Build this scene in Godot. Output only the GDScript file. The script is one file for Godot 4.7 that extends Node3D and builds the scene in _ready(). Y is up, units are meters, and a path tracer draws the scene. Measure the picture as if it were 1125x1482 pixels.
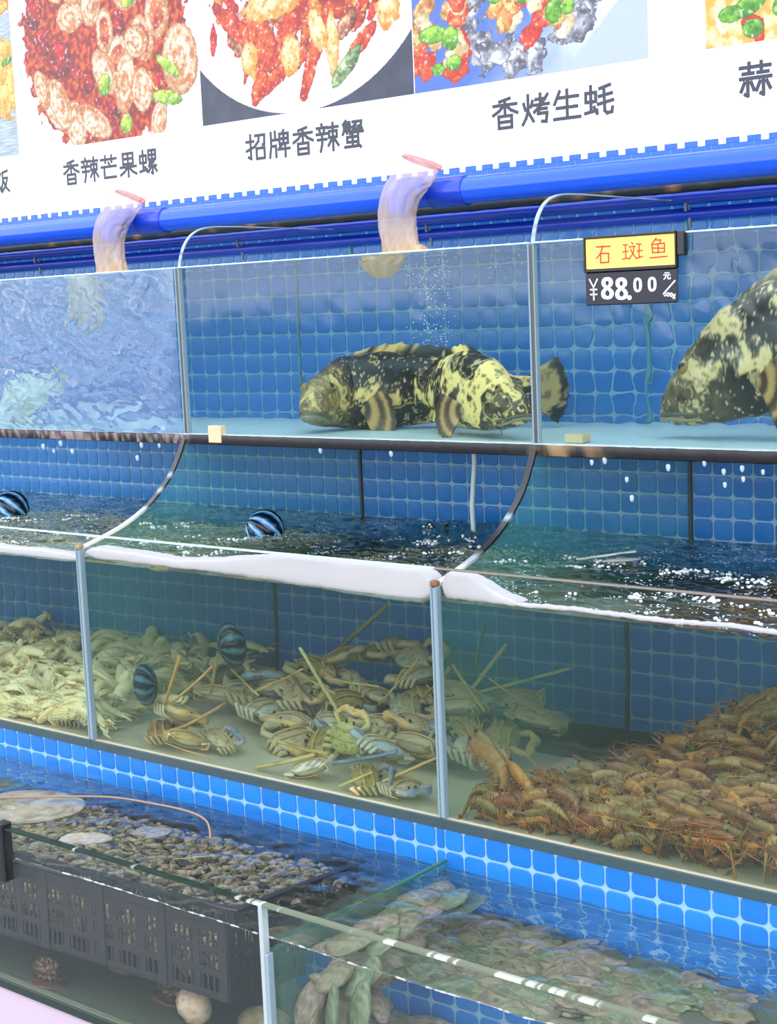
extends Node3D

# ---------------------------------------------------------------- measures (metres)
const X0 := 0.987          # the divider in the middle of the picture
const W := 0.9916          # width of one tank
const ZF := 0.6385         # front of the upper row of tanks
const ZM := 0.987          # front of the middle row
const ZL := 1.472          # front of the low row
const ZS := 0.982          # tiled face behind the low row
const XA := -2.6
const XB := 2.15

var mats := {}
var used_names := {}
var rng := RandomNumberGenerator.new()
var noise := FastNoiseLite.new()

# ---------------------------------------------------------------- mesh helpers
func mb() -> Dictionary:
	return {"v": PackedVector3Array(), "c": PackedColorArray(), "u": PackedVector2Array(), "i": PackedInt32Array()}

func put(b: Dictionary, p: Vector3, col := Color.WHITE, uv := Vector2.ZERO) -> int:
	b.v.append(p); b.c.append(col); b.u.append(uv)
	return b.v.size() - 1

func tri(b: Dictionary, i: int, j: int, k: int) -> void:
	b.i.append(i); b.i.append(j); b.i.append(k)

# a, b, c, d run clockwise seen from the front
func quad(m: Dictionary, a: Vector3, b: Vector3, c: Vector3, d: Vector3, col := Color.WHITE) -> void:
	var n := put(m, a, col, Vector2(0, 0))
	put(m, b, col, Vector2(1, 0)); put(m, c, col, Vector2(1, 1)); put(m, d, col, Vector2(0, 1))
	tri(m, n, n + 1, n + 2); tri(m, n, n + 2, n + 3)

# f(u, v) -> Vector3; col(u, v) -> Color. wrap joins v = 1 to v = 0
func grid(m: Dictionary, nu: int, nv: int, f: Callable, wrap := false, col = null, flip := false) -> void:
	var base: int = m.v.size()
	var w := nv if wrap else nv + 1
	for i in nu + 1:
		for j in w:
			var u := float(i) / nu
			var v := float(j) / nv
			put(m, f.call(u, v), col.call(u, v) if col != null else Color.WHITE, Vector2(u, v))
	for i in nu:
		for j in nv:
			var a := base + i * w + j
			var b := base + i * w + (j + 1) % w
			var c := base + (i + 1) * w + (j + 1) % w
			var d := base + (i + 1) * w + j
			if flip:
				tri(m, a, d, c); tri(m, a, c, b)
			else:
				tri(m, a, b, c); tri(m, a, c, d)

func mesh_of(m: Dictionary, smooth := true) -> ArrayMesh:
	var v: PackedVector3Array = m.v
	var c: PackedColorArray = m.c
	var uv: PackedVector2Array = m.u
	var idx: PackedInt32Array = m.i
	var n := PackedVector3Array()
	if not smooth:
		var v2 := PackedVector3Array(); var c2 := PackedColorArray(); var u2 := PackedVector2Array(); var i2 := PackedInt32Array()
		for k in range(0, idx.size(), 3):
			var nn := (v[idx[k + 2]] - v[idx[k]]).cross(v[idx[k + 1]] - v[idx[k]]).normalized()
			for q in 3:
				v2.append(v[idx[k + q]]); c2.append(c[idx[k + q]]); u2.append(uv[idx[k + q]]); n.append(nn); i2.append(k + q)
		v = v2; c = c2; uv = u2; idx = i2
	else:
		n.resize(v.size())
		for k in range(0, idx.size(), 3):
			var nn := (v[idx[k + 2]] - v[idx[k]]).cross(v[idx[k + 1]] - v[idx[k]])
			for q in 3:
				n[idx[k + q]] += nn
		for k in n.size():
			n[k] = n[k].normalized() if n[k].length_squared() > 1e-20 else Vector3.UP
	var a := []
	a.resize(Mesh.ARRAY_MAX)
	a[Mesh.ARRAY_VERTEX] = v; a[Mesh.ARRAY_NORMAL] = n; a[Mesh.ARRAY_COLOR] = c; a[Mesh.ARRAY_TEX_UV] = uv; a[Mesh.ARRAY_INDEX] = idx
	var am := ArrayMesh.new()
	am.add_surface_from_arrays(Mesh.PRIMITIVE_TRIANGLES, a)
	return am

# box from lo to hi with chamfered edges
func box(m: Dictionary, lo: Vector3, hi: Vector3, ch := 0.0, col := Color.WHITE, t := Transform3D.IDENTITY) -> void:
	var ce := (lo + hi) / 2.0
	var h := (hi - lo) / 2.0
	ch = minf(ch, minf(h.x, minf(h.y, h.z)) * 0.9)
	var ax := [Vector3.RIGHT, Vector3.UP, Vector3.BACK]
	for a in 3:
		for s in [-1.0, 1.0]:
			var n: Vector3 = ax[a] * s
			var p: Vector3 = ax[(a + 1) % 3]
			var q: Vector3 = ax[(a + 2) % 3]
			var hn: float = h[a]; var hp: float = h[(a + 1) % 3] - ch; var hq: float = h[(a + 2) % 3] - ch
			var k := [n * hn - p * hp - q * hq, n * hn + p * hp - q * hq, n * hn + p * hp + q * hq, n * hn - p * hp + q * hq]
			if s > 0:
				k.reverse()
			quad(m, t * (ce + k[0]), t * (ce + k[1]), t * (ce + k[2]), t * (ce + k[3]), col)
	if ch <= 0.0:
		return
	for a in 3:   # edges along axis a
		var p: Vector3 = ax[(a + 1) % 3]; var q: Vector3 = ax[(a + 2) % 3]
		var hp: float = h[(a + 1) % 3]; var hq: float = h[(a + 2) % 3]; var ha: float = h[a] - ch
		for sp in [-1.0, 1.0]:
			for sq in [-1.0, 1.0]:
				var e1: Vector3 = p * hp * sp + q * (hq - ch) * sq
				var e2: Vector3 = p * (hp - ch) * sp + q * hq * sq
				var k := [e1 - ax[a] * ha, e1 + ax[a] * ha, e2 + ax[a] * ha, e2 - ax[a] * ha]
				if sp * sq < 0:
					k.reverse()
				quad(m, t * (ce + k[0]), t * (ce + k[1]), t * (ce + k[2]), t * (ce + k[3]), col)
	for sx in [-1.0, 1.0]:
		for sy in [-1.0, 1.0]:
			for sz in [-1.0, 1.0]:
				var a1 := t * (ce + Vector3(h.x * sx, (h.y - ch) * sy, (h.z - ch) * sz))
				var a2 := t * (ce + Vector3((h.x - ch) * sx, h.y * sy, (h.z - ch) * sz))
				var a3 := t * (ce + Vector3((h.x - ch) * sx, (h.y - ch) * sy, h.z * sz))
				var n := put(m, a1, col); put(m, a2, col); put(m, a3, col)
				if sx * sy * sz > 0:
					tri(m, n, n + 2, n + 1)
				else:
					tri(m, n, n + 1, n + 2)

# tube along points; radius is a number or an array of numbers; flat squashes it along side
func tube(m: Dictionary, pts: Array, radius, sides := 8, caps := true, col := Color.WHITE, squash := 1.0, cols := []) -> void:
	var n := pts.size()
	var ref := Vector3.UP
	var d0: Vector3 = (pts[1] - pts[0]).normalized()
	if absf(d0.dot(ref)) > 0.9:
		ref = Vector3.RIGHT
	var side := ref.cross(d0).normalized()
	var base: int = m.v.size()
	for k in n:
		var d: Vector3 = ((pts[mini(k + 1, n - 1)] as Vector3) - (pts[maxi(k - 1, 0)] as Vector3)).normalized()
		side = (side - d * side.dot(d)).normalized()
		var up := d.cross(side)
		var r: float = radius[k] if radius is Array or radius is PackedFloat32Array else radius
		for j in sides:
			var an := TAU * j / sides
			put(m, pts[k] + (side * cos(an) + up * sin(an) * squash) * r, cols[k] if cols.size() else col, Vector2(float(j) / sides, float(k) / (n - 1)))
	for k in n - 1:
		for j in sides:
			var a := base + k * sides + j
			var b := base + k * sides + (j + 1) % sides
			tri(m, a, a + sides, b + sides); tri(m, a, b + sides, b)
	if caps:
		var c0 := put(m, pts[0], cols[0] if cols.size() else col)
		var c1 := put(m, pts[n - 1], cols[n - 1] if cols.size() else col)
		for j in sides:
			tri(m, c0, base + j, base + (j + 1) % sides)
			tri(m, c1, base + (n - 1) * sides + (j + 1) % sides, base + (n - 1) * sides + j)

# closed ball bent by f(dir) -> radius vector scale
func ball(m: Dictionary, ce: Vector3, r: Vector3, nu := 8, nv := 12, bs := Basis.IDENTITY, f = null, col = null) -> void:
	grid(m, nu, nv, func(u, v):
		var th: float = clampf(u, 0.001, 0.999) * PI
		var d := Vector3(sin(th) * cos(v * TAU), cos(th), sin(th) * sin(v * TAU))
		var k: float = f.call(d) if f != null else 1.0
		return ce + bs * (d * r * k), true, (func(u, v):
		var th: float = u * PI
		return col.call(Vector3(sin(th) * cos(v * TAU), cos(th), sin(th) * sin(v * TAU)))) if col != null else null, true)

func nz(p: Vector3, f := 1.0) -> float:
	return noise.get_noise_3d(p.x * f, p.y * f, p.z * f)

# ---------------------------------------------------------------- object helpers
func numbered(called: String) -> String:
	var k: int = used_names.get(called, 0)
	used_names[called] = k + 1
	return called if k == 0 else "%s_%03d" % [called, k]

func tag(o: Node3D, label: String, category := "", group := "", kind := "") -> Node3D:
	o.set_meta("label", label)
	if category: o.set_meta("category", category)
	if group: o.set_meta("group", group)
	if kind: o.set_meta("kind", kind)
	return o

func obj(called: String, mesh: Mesh, material: Material, parent: Node3D = null) -> MeshInstance3D:
	var o := MeshInstance3D.new()
	o.mesh = mesh
	o.material_override = material
	if parent == null:
		o.name = numbered(called)
		add_child(o, true)
	else:
		var k := 0
		var nm := called
		while parent.has_node(nm):
			k += 1
			nm = "%s_%03d" % [called, k]
		o.name = nm
		parent.add_child(o, true)
	return o

func thing(called: String, label: String, category: String, at := Vector3.ZERO, group := "", kind := "") -> Node3D:
	var o := Node3D.new()
	o.name = numbered(called)
	add_child(o, true)
	o.position = at
	return tag(o, label, category, group, kind)

func mat(called: String, col: Color, rough := 0.5, metal := 0.0, spec := 0.5) -> StandardMaterial3D:
	if mats.has(called):
		return mats[called]
	var m := StandardMaterial3D.new()
	m.resource_name = called
	m.albedo_color = col
	m.roughness = rough
	m.metallic = metal
	m.metallic_specular = spec
	mats[called] = m
	return m

func vmat(called: String, rough := 0.5, spec := 0.5) -> StandardMaterial3D:   # vertex coloured
	var m := mat(called, Color.WHITE, rough, 0.0, spec)
	m.vertex_color_use_as_albedo = true
	return m

func lin(r: int, g: int, b: int) -> Color:   # 8-bit sRGB to a linear vertex colour
	return Color8(r, g, b).srgb_to_linear()

func pane_mat() -> StandardMaterial3D:
	var m := mat("clear_glass", Color(0.8, 0.95, 0.92, 0.006), 0.02, 0.0, 0.17)
	m.transparency = BaseMaterial3D.TRANSPARENCY_ALPHA
	m.cull_mode = BaseMaterial3D.CULL_DISABLED
	return m

func water_mat(called: String, col: Color) -> StandardMaterial3D:
	var m := mat(called, col, 0.0)
	m.refraction_enabled = true
	m.refraction_scale = 0.033
	return m

func noise_tex(freq: float, seed_: int, ramp: Array, size := 256, octaves := 4, normal := false) -> NoiseTexture2D:
	var n := FastNoiseLite.new()
	n.seed = seed_
	n.frequency = freq
	n.fractal_octaves = octaves
	var t := NoiseTexture2D.new()
	t.noise = n
	t.width = size; t.height = size
	t.seamless = true
	if normal:
		t.as_normal_map = true
	if ramp.size():
		var g := Gradient.new()
		g.offsets = PackedFloat32Array(ramp.map(func(r): return r[0]))
		g.colors = PackedColorArray(ramp.map(func(r): return r[1]))
		t.color_ramp = g
	return t

# ---------------------------------------------------------------- the setting
func tile_mesh(w: float, h: float, seed_: int) -> ArrayMesh:
	# rounded square with a soft pillow edge, facing +z, its back at z = 0
	var m := mb()
	var r := minf(0.009, minf(w, h) * 0.3)
	var rings := []
	for ring in [[0.0, 0.0], [0.0, 0.0016], [0.0012, 0.0026]]:
		var pts := []
		for q in 4:
			var cx: float = (w / 2 - r) * [1, -1, -1, 1][q]
			var cy: float = (h / 2 - r) * [1, 1, -1, -1][q]
			for k in 4:
				var an: float = PI / 2 * q + PI / 6 * k
				pts.append(Vector3(cx + cos(an) * (r - ring[0]), cy + sin(an) * (r - ring[0]), ring[1]))
		rings.append(pts)
	for ring in rings:
		for p in ring:
			put(m, p)
	for k in 2:
		for j in 16:
			var a: int = k * 16 + j
			var b: int = k * 16 + (j + 1) % 16
			tri(m, a, b + 16, b); tri(m, a, a + 16, b + 16)
	var c := put(m, Vector3(0, 0, 0.0027))
	for j in 16:
		tri(m, c, 32 + (j + 1) % 16, 32 + j)
	return mesh_of(m)

func tiled_wall(called: String, label: String, z: float, y_lo: float, y_hi: float, y_grout: float, panels: Array, prefer: Callable) -> void:
	var wall := thing(called, label, "wall", Vector3.ZERO, "", "structure")
	var bm := mb()
	box(bm, Vector3(XA, y_lo, z - 0.1), Vector3(XB, y_hi, z))
	obj("grout", mesh_of(bm, false), mat("grout", Color(0.53, 0.70, 0.82), 0.7), wall)
	var gap := 0.0042
	var tiles := []
	for p in panels:
		var k := -2
		while true:
			var xa: float = maxf(p[2] + k * 0.05 + gap / 2, p[0])
			var xb: float = minf(p[2] + (k + 1) * 0.05 - gap / 2, p[1])
			k += 1
			if p[2] + k * 0.05 - 0.05 > p[1]:
				break
			if xb - xa < 0.004:
				continue
			var j := floori((y_lo - y_grout) / 0.05) - 1
			while y_grout + j * 0.05 < y_hi:
				var ya := maxf(y_grout + j * 0.05 + gap / 2, y_lo)
				var yb := minf(y_grout + (j + 1) * 0.05 - gap / 2, y_hi)
				j += 1
				if yb - ya < 0.004:
					continue
				tiles.append([xa, xb, ya, yb, prefer.call((xa + xb) / 2, (ya + yb) / 2)])
	tiles.sort_custom(func(a, b): return a[4] < b[4])
	var cache := {}
	var rest := mb()
	var tm := [mat("blue_tile", Color(0.12, 0.46, 0.77), 0.22), mat("blue_tile_deep", Color(0.11, 0.44, 0.755), 0.2), mat("blue_tile_light", Color(0.13, 0.48, 0.785), 0.25)]
	for q in tiles.size():
		var t: Array = tiles[q]
		var w: float = t[1] - t[0]; var h: float = t[3] - t[2]
		var key := "%.4f_%.4f" % [w, h]
		if not cache.has(key):
			cache[key] = tile_mesh(w, h, 0)
		var at := Vector3((t[0] + t[1]) / 2, (t[2] + t[3]) / 2, z - 0.0004 + rng.randf() * 0.0003)
		if q < 300:
			var o := obj("tile", cache[key], tm[rng.randi() % 3], wall)
			o.position = at
		else:
			var am: ArrayMesh = cache[key]
			var arr := am.surface_get_arrays(0)
			var base: int = rest.v.size()
			for v in arr[Mesh.ARRAY_VERTEX]:
				put(rest, v + at)
			for ii in arr[Mesh.ARRAY_INDEX]:
				rest.i.append(base + ii)
	if rest.v.size():
		var o := obj("tile", mesh_of(rest), tm[0], wall)
		o.set_meta("kind", "stuff")

func prism_x(m: Dictionary, outline: Array, xa: float, xb: float, col := Color.WHITE) -> void:
	# outline of Vector2(z, y); a plate between xa and xb
	var pts := PackedVector2Array(outline)
	var ids := Geometry2D.triangulate_polygon(pts)
	for s in 2:
		var x := xa if s == 0 else xb
		var base: int = m.v.size()
		for p in pts:
			put(m, Vector3(x, p.y, p.x), col)
		for k in range(0, ids.size(), 3):
			var a := pts[ids[k]]; var b := pts[ids[k + 1]]; var c := pts[ids[k + 2]]
			var pos := (b - a).cross(c - a) > 0
			if pos != (s == 0):
				tri(m, base + ids[k], base + ids[k + 1], base + ids[k + 2])
			else:
				tri(m, base + ids[k], base + ids[k + 2], base + ids[k + 1])

func rim_x(outline: Array, from: int, to: int, xa: float, xb: float) -> ArrayMesh:
	# the narrow polished face along the outline's points from..to
	var m := mb()
	for k in range(from, to):
		var a: Vector2 = outline[k % outline.size()]
		var b: Vector2 = outline[(k + 1) % outline.size()]
		quad(m, Vector3(xa, a.y, a.x), Vector3(xb, a.y, a.x), Vector3(xb, b.y, b.x), Vector3(xa, b.y, b.x))
	return mesh_of(m)

func wavy_water(y_back: float, y_front: float, z0: float, z1: float, yb: float, xa: float, xb: float, nx: int, nzz: int, wave: Callable, front: Callable) -> ArrayMesh:
	# a closed body of water: wavy top and front, plain back, bottom and ends
	var m := mb()
	var top := func(u, v):
		var x: float = lerp(xa, xb, u)
		var zt: float = lerp(z0, z1, v)
		return Vector3(x, lerp(y_back, y_front, v) + (wave.call(x, zt) if v > 0.0 and v < 1.0 and u > 0.0 and u < 1.0 else 0.0), zt)
	grid(m, nx, nzz, top, false, null, true)
	var ny := 24
	grid(m, nx, ny, func(u, v):
		var x: float = lerp(xa, xb, u)
		return Vector3(x, lerp(y_front, yb, v), z1 + (front.call(x, lerp(y_front, yb, v)) if v > 0.0 and v < 1.0 and u > 0.0 and u < 1.0 else 0.0)), false, null, true)
	grid(m, nx, 1, func(u, v): return Vector3(lerp(xa, xb, u), yb, lerp(z1, z0, v)), false, null, true)
	grid(m, nx, 1, func(u, v): return Vector3(lerp(xa, xb, u), lerp(yb, y_back, v), z0), false, null, true)
	for s in [0, 1]:
		var x: float = xa if s == 0 else xb
		var n := put(m, Vector3(x, yb, z0)); put(m, Vector3(x, yb, z1)); put(m, Vector3(x, y_front, z1)); put(m, Vector3(x, y_back, z0))
		if s == 0:
			tri(m, n, n + 2, n + 1); tri(m, n, n + 3, n + 2)
		else:
			tri(m, n, n + 1, n + 2); tri(m, n, n + 2, n + 3)
	return mesh_of(m)


func _ready() -> void:
	rng.seed = 7
	noise.seed = 5
	noise.frequency = 1.0
	noise.fractal_octaves = 3
	# camera
	var cam := Camera3D.new()
	cam.name = "camera"
	cam.basis = Basis(Vector3.UP, deg_to_rad(39.218)) * Basis(Vector3.RIGHT, deg_to_rad(-7.802)) * Basis(Vector3.BACK, deg_to_rad(-2.466))
	cam.position = Vector3(2.6345, 0.2852, 3.1248)
	cam.fov = rad_to_deg(2.0 * atan(741.0 / 2192.4))
	cam.near = 0.05
	cam.current = true
	add_child(cam)
	# sky and exposure: bright even daylight from the open front of the shop
	var env := Environment.new()
	env.background_mode = Environment.BG_SKY
	var sm := ProceduralSkyMaterial.new()
	sm.sky_top_color = Color(0.74, 0.77, 0.82)
	sm.sky_horizon_color = Color(0.98, 0.98, 0.98)
	sm.ground_horizon_color = Color(0.34, 0.34, 0.35)
	sm.ground_bottom_color = Color(0.32, 0.32, 0.32)
	sm.sky_energy_multiplier = 1.25
	var sky := Sky.new()
	sky.sky_material = sm
	env.sky = sky
	env.tonemap_mode = Environment.TONE_MAPPER_LINEAR
	env.tonemap_exposure = 3.05
	env.sdfgi_enabled = true; env.ssao_enabled = true; env.ssil_enabled = true
	var we := WorldEnvironment.new()
	we.name = "daylight"
	we.environment = env
	add_child(we)
	build_setting()
	build_tanks()
	build_banner()
	build_pipes()
	build_rail_and_sign()
	build_water()
	build_fish()
	build_mantis_shrimp()
	build_crabs()
	build_shrimp()
	build_low_tanks()
	build_surface_things()

func build_setting() -> void:
	tiled_wall("wall_back", "wall of small blue mosaic tiles with pale grout behind the upper tanks", 0.0, -0.75, 1.4, -0.132, [[XA, -0.0055, -2.59], [-0.0025, 0.986, 0.0], [0.989, XB, 0.992]],
		func(x, y): return (4.0 - x) * 0.25 + absf(y + 0.14) + (3.0 if y > 0.6 or y < -0.66 or x > 1.7 else 0.0))
	tiled_wall("wall_lower", "strip of blue mosaic tiles below the middle row of tanks", ZS, -1.05, -0.681, -0.722, [[XA, 0.986, -2.583], [0.989, XB, 1.03]],
		func(x, y): return (2.0 - x) * 0.12 + absf(y + 0.68) + (3.0 if x > 1.75 else 0.0))
	var m := mb()
	box(m, Vector3(XA, -1.9, ZS - 0.1), Vector3(XB, -0.992, ZL - 0.004), 0.003)
	var b := obj("wall_base", mesh_of(m, false), mat("pale_pink_paint", Color(0.74, 0.66, 0.72), 0.6))
	tag(b, "pale pinkish painted base that carries the low row of tanks", "wall", "", "structure")
	m = mb()
	box(m, Vector3(XA - 1, -2.0, -0.2), Vector3(XB + 1.5, -1.9, 5.0))
	tag(obj("floor", mesh_of(m, false), mat("floor_grey", Color(0.50, 0.49, 0.48), 0.6)), "grey shop floor in front of the tanks", "floor", "", "structure")

# ---------------------------------------------------------------- glass tanks
func strip_along(pts: Array, xa: float, xb: float, th: float, col: Callable) -> ArrayMesh:
	# thick rounded edge of a glass plate along pts of Vector2(z, y)
	var m := mb()
	var n := pts.size()
	grid(m, n - 1, 4, func(u, v):
		var k: int = roundi(u * (n - 1))
		var d: Vector2 = ((pts[mini(k + 1, n - 1)] as Vector2) - (pts[maxi(k - 1, 0)] as Vector2)).normalized()
		var nn := Vector2(d.y, -d.x)
		var q: int = roundi(v * 4) % 4
		var s := -th / 2 if q < 2 else th / 2
		var p: Vector2 = pts[k] + nn * s
		return Vector3(xa if q == 0 or q == 3 else xb, p.y, p.x), true, func(u, v): return col.call(u))
	return mesh_of(m, false)

func curve_pts(raw: Array, per := 4) -> Array:
	var c := Curve2D.new()
	for k in raw.size():
		var t: Vector2 = (raw[mini(k + 1, raw.size() - 1)] - raw[maxi(k - 1, 0)]) / 6.0
		c.add_point(raw[k], -t if k > 0 else Vector2.ZERO, t if k < raw.size() - 1 else Vector2.ZERO)
	var out := []
	for k in (raw.size() - 1) * per + 1:
		out.append(c.samplef(float(k) / per))
	return out

func build_tanks() -> void:
	var pane := pane_mat()
	var pane_t := mat("tinted_glass", Color(0.36, 0.68, 0.60, 0.13), 0.03, 0.0, 0.35)
	pane_t.transparency = BaseMaterial3D.TRANSPARENCY_ALPHA
	var edge := vmat("glass_edge", 0.2)
	var bright := mat("polished_glass_edge", Color(0.80, 0.90, 0.91), 0.15)
	var joint := mat("silicone_joint", Color(0.50, 0.585, 0.62), 0.35)
	var floor_up := mat("pale_tank_floor", Color(0.80, 0.88, 0.88), 0.35)
	var floor_mid := mat("greenish_tank_floor", Color(0.82, 0.77, 0.66), 0.35)
	var floor_low := mat("murky_tank_floor", Color(0.40, 0.43, 0.36), 0.4)
	var dark := mat("dark_glass_edge", Color(0.24, 0.31, 0.33), 0.12)
	var up_top := curve_pts([Vector2(0.0, 0.485), Vector2(0.30, 0.487), Vector2(0.46, 0.488), Vector2(0.53, 0.485), Vector2(0.575, 0.472), Vector2(0.605, 0.447), Vector2(0.622, 0.415), Vector2(0.629, 0.388)])
	var mid_top := curve_pts([Vector2(0.648, -0.012), Vector2(0.662, -0.040), Vector2(0.690, -0.083), Vector2(0.722, -0.115), Vector2(0.765, -0.148), Vector2(0.805, -0.170), Vector2(0.860, -0.192), Vector2(0.918, -0.208), Vector2(0.978, -0.222)])
	var where := ["far left", "middle", "right-hand", "last"]
	var up_labels := ["upper glass tank with water running down the outside of its front", "upper glass tank holding two mottled groupers nose to tail", "upper glass tank that carries the yellow and black price sign"]
	var mid_labels := ["middle-row tank with the pale cream mantis shrimp heap behind its pane", "middle-row tank holding reed-tied crabs under a white foam bank", "middle-row tank holding the large heap of brown shrimp"]
	for k in 3:
		var xa := X0 + (k - 2) * W
		var xb := xa + W
		var t := thing("fish_tank", up_labels[k], "fish tank", Vector3.ZERO, "upper row of glass tanks")
		var m := mb()
		box(m, Vector3(xa + 0.005, 0.001, ZF - 0.010), Vector3(xb - 0.005, 0.390, ZF), 0.0)
		obj("front_pane", mesh_of(m, false), pane, t)
		m = mb()
		box(m, Vector3(xa + 0.006, 0.3895, ZF - 0.0105), Vector3(xb - 0.006, 0.3925, ZF + 0.0005), 0.0008)
		obj("pane_edge", mesh_of(m, false), bright, t)
		m = mb()
		box(m, Vector3(xa, -0.012, 0.0), Vector3(xb, 0.002, ZF), 0.0)
		obj("bottom_pane", mesh_of(m, false), floor_up, t)
		for x in ([xa] if k > 0 else []) + ([xb] if k == 2 else []):
			m = mb()
			var ol := [Vector2(0.0, 0.0)] + up_top + [Vector2(0.629, 0.0)]
			prism_x(m, ol, x - 0.004, x + 0.004)
			obj("divider_pane", mesh_of(m, false), pane, t)
			obj("divider_edge", strip_along(up_top, x - 0.0042, x + 0.0042, 0.0025, func(u): return lin(150, 168, 176).lerp(lin(60, 70, 75), clampf(nz(Vector3(u * 40.0, x, 0)) * 1.5, 0, 0.9) * (1.0 if u > 0.55 else 0.2))), edge, t)
			m = mb()
			box(m, Vector3(x - 0.0075, 0.001, ZF - 0.013), Vector3(x - 0.0035, 0.391, ZF + 0.001), 0.001)
			box(m, Vector3(x + 0.0045, 0.001, ZF - 0.013), Vector3(x + 0.0075, 0.391, ZF + 0.001), 0.001)
			obj("corner_joint", mesh_of(m, false), joint, t)
			m = mb()
			box(m, Vector3(x - 0.005, 0.003, 0.0), Vector3(x + 0.005, 0.486, 0.008), 0.002)
			obj("wall_sealant", mesh_of(m, false), mat("teal_sealant", Color(0.30, 0.56, 0.66), 0.4), t)
			m = mb()
			box(m, Vector3(x - 0.0034, 0.001, ZF - 0.012), Vector3(x + 0.0044, 0.388, ZF - 0.001), 0.001)
			obj("joint_line", mesh_of(m, false), mat("joint_dark", Color(0.30, 0.30, 0.31), 0.3), t)
	for k in 3:
		var xa := X0 + (k - 2) * W
		var xb := xa + W
		var t := thing("glass_tank", mid_labels[k], "fish tank", Vector3.ZERO, "middle row of glass tanks")
		var m := mb()
		box(m, Vector3(xa + 0.005, -0.660, ZM - 0.010), Vector3(xb - 0.005, -0.1915, ZM), 0.0)
		obj("front_pane", mesh_of(m, false), pane, t)
		m = mb()
		box(m, Vector3(xa + 0.002, -0.1925, ZM - 0.0105), Vector3(xb - 0.002, -0.1895, ZM + 0.0005), 0.0008)
		obj("pane_edge", mesh_of(m, false), bright if k < 2 else mat("brownish_glass_edge", Color(0.50, 0.46, 0.42), 0.25), t)
		m = mb()
		box(m, Vector3(xa, -0.680, 0.0), Vector3(xb, -0.660, ZM - 0.003), 0.0)
		obj("bottom_pane", mesh_of(m, false), floor_mid, t)
		m = mb()
		box(m, Vector3(xa, -0.6805, ZM - 0.0035), Vector3(xb, -0.6605, ZM + 0.001), 0.001)
		obj("bottom_edge", mesh_of(m, false), dark, t)
		for x in ([xa] if k > 0 else []) + ([xb] if k == 2 else []):
			m = mb()
			var ol := [Vector2(0.0, -0.66), Vector2(0.0, -0.012)] + mid_top + [Vector2(0.978, -0.66)]
			prism_x(m, ol, x - 0.004, x + 0.004)
			obj("divider_pane", mesh_of(m, false), pane_t, t)
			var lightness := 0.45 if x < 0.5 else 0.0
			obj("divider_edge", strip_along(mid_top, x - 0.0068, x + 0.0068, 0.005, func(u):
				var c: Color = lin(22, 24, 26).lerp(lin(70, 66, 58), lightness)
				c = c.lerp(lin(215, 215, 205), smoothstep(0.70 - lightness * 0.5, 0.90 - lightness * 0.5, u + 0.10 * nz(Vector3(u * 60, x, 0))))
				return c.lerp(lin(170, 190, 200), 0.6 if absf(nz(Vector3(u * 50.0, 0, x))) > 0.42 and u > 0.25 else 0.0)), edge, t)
			m = mb()
			box(m, Vector3(x - 0.008, -0.660, ZM - 0.013), Vector3(x - 0.0035, -0.224, ZM + 0.002), 0.001)
			box(m, Vector3(x + 0.0045, -0.660, ZM - 0.013), Vector3(x + 0.0075, -0.224, ZM + 0.002), 0.001)
			obj("corner_joint", mesh_of(m, false), joint, t)
			m = mb()
			box(m, Vector3(x - 0.0055, -0.660, 0.0), Vector3(x + 0.0045, -0.013, 0.008), 0.002)
			obj("wall_sealant", mesh_of(m, false), mat("dark_sealant", Color(0.10, 0.15, 0.19), 0.4), t)
			m = mb()
			box(m, Vector3(x - 0.0034, -0.660, ZM - 0.012), Vector3(x + 0.0044, -0.226, ZM), 0.001)
			obj("joint_line", mesh_of(m, false), mat("joint_grey", Color(0.36, 0.42, 0.45) if x > 0.5 else Color(0.55, 0.62, 0.66), 0.3), t)
			m = mb()
			box(m, Vector3(x - 0.008, -0.224, ZM - 0.012), Vector3(x + 0.0075, -0.214, ZM + 0.0025), 0.002)
			obj("rust_cap", mesh_of(m, false), mat("rusty_brown", Color(0.52, 0.34, 0.22), 0.7) if x > 0.5 else mat("dull_brown", Color(0.62, 0.52, 0.42), 0.6), t)
	var low_labels := ["low glass tank with the black slotted crate sunk in it", "low glass tank holding green-grey oval shells"]
	for k in 2:
		var xa := X0 + (k - 1) * W - (1.2 if k == 0 else 0.0)
		var xb := X0 + k * W
		var t := thing("low_tank", low_labels[k], "fish tank", Vector3.ZERO, "low row of glass tanks")
		var m := mb()
		box(m, Vector3(xa + 0.004, -0.965, ZL - 0.012), Vector3(xb - 0.004, -0.660, ZL), 0.0)
		obj("front_pane", mesh_of(m, false), pane, t)
		m = mb()
		grid(m, 500, 4, func(u, v):
			var q: int = roundi(v * 4) % 4
			return Vector3(lerp(xa, xb, u), -0.6588 if q < 2 else -0.6625, ZL - 0.0125 if q == 0 or q == 3 else ZL + 0.0005), true,
			func(u, v):
				var x: float = lerp(xa, xb, u)
				var chip := smoothstep(0.40, 0.52, nz(Vector3(x, 0, 7.7), 11.0) + 0.4 * nz(Vector3(x, 3, 7.7), 50.0) + (0.02 if k == 1 else 0.0))
				return (lin(24, 44, 36) if k == 0 else lin(112, 118, 98)).lerp(lin(215, 218, 208), chip * (0.8 if v > 0.2 and v < 0.8 else 0.2)))
		obj("pane_edge", mesh_of(m, false), edge, t)
		m = mb()
		box(m, Vector3(xa, -0.985, ZS), Vector3(xb, -0.965, ZL - 0.002), 0.0)
		obj("bottom_pane", mesh_of(m, false), floor_low, t)
		m = mb()
		box(m, Vector3(xa, -0.985, ZL - 0.002), Vector3(xb, -0.968, ZL + 0.002), 0.001)
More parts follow.
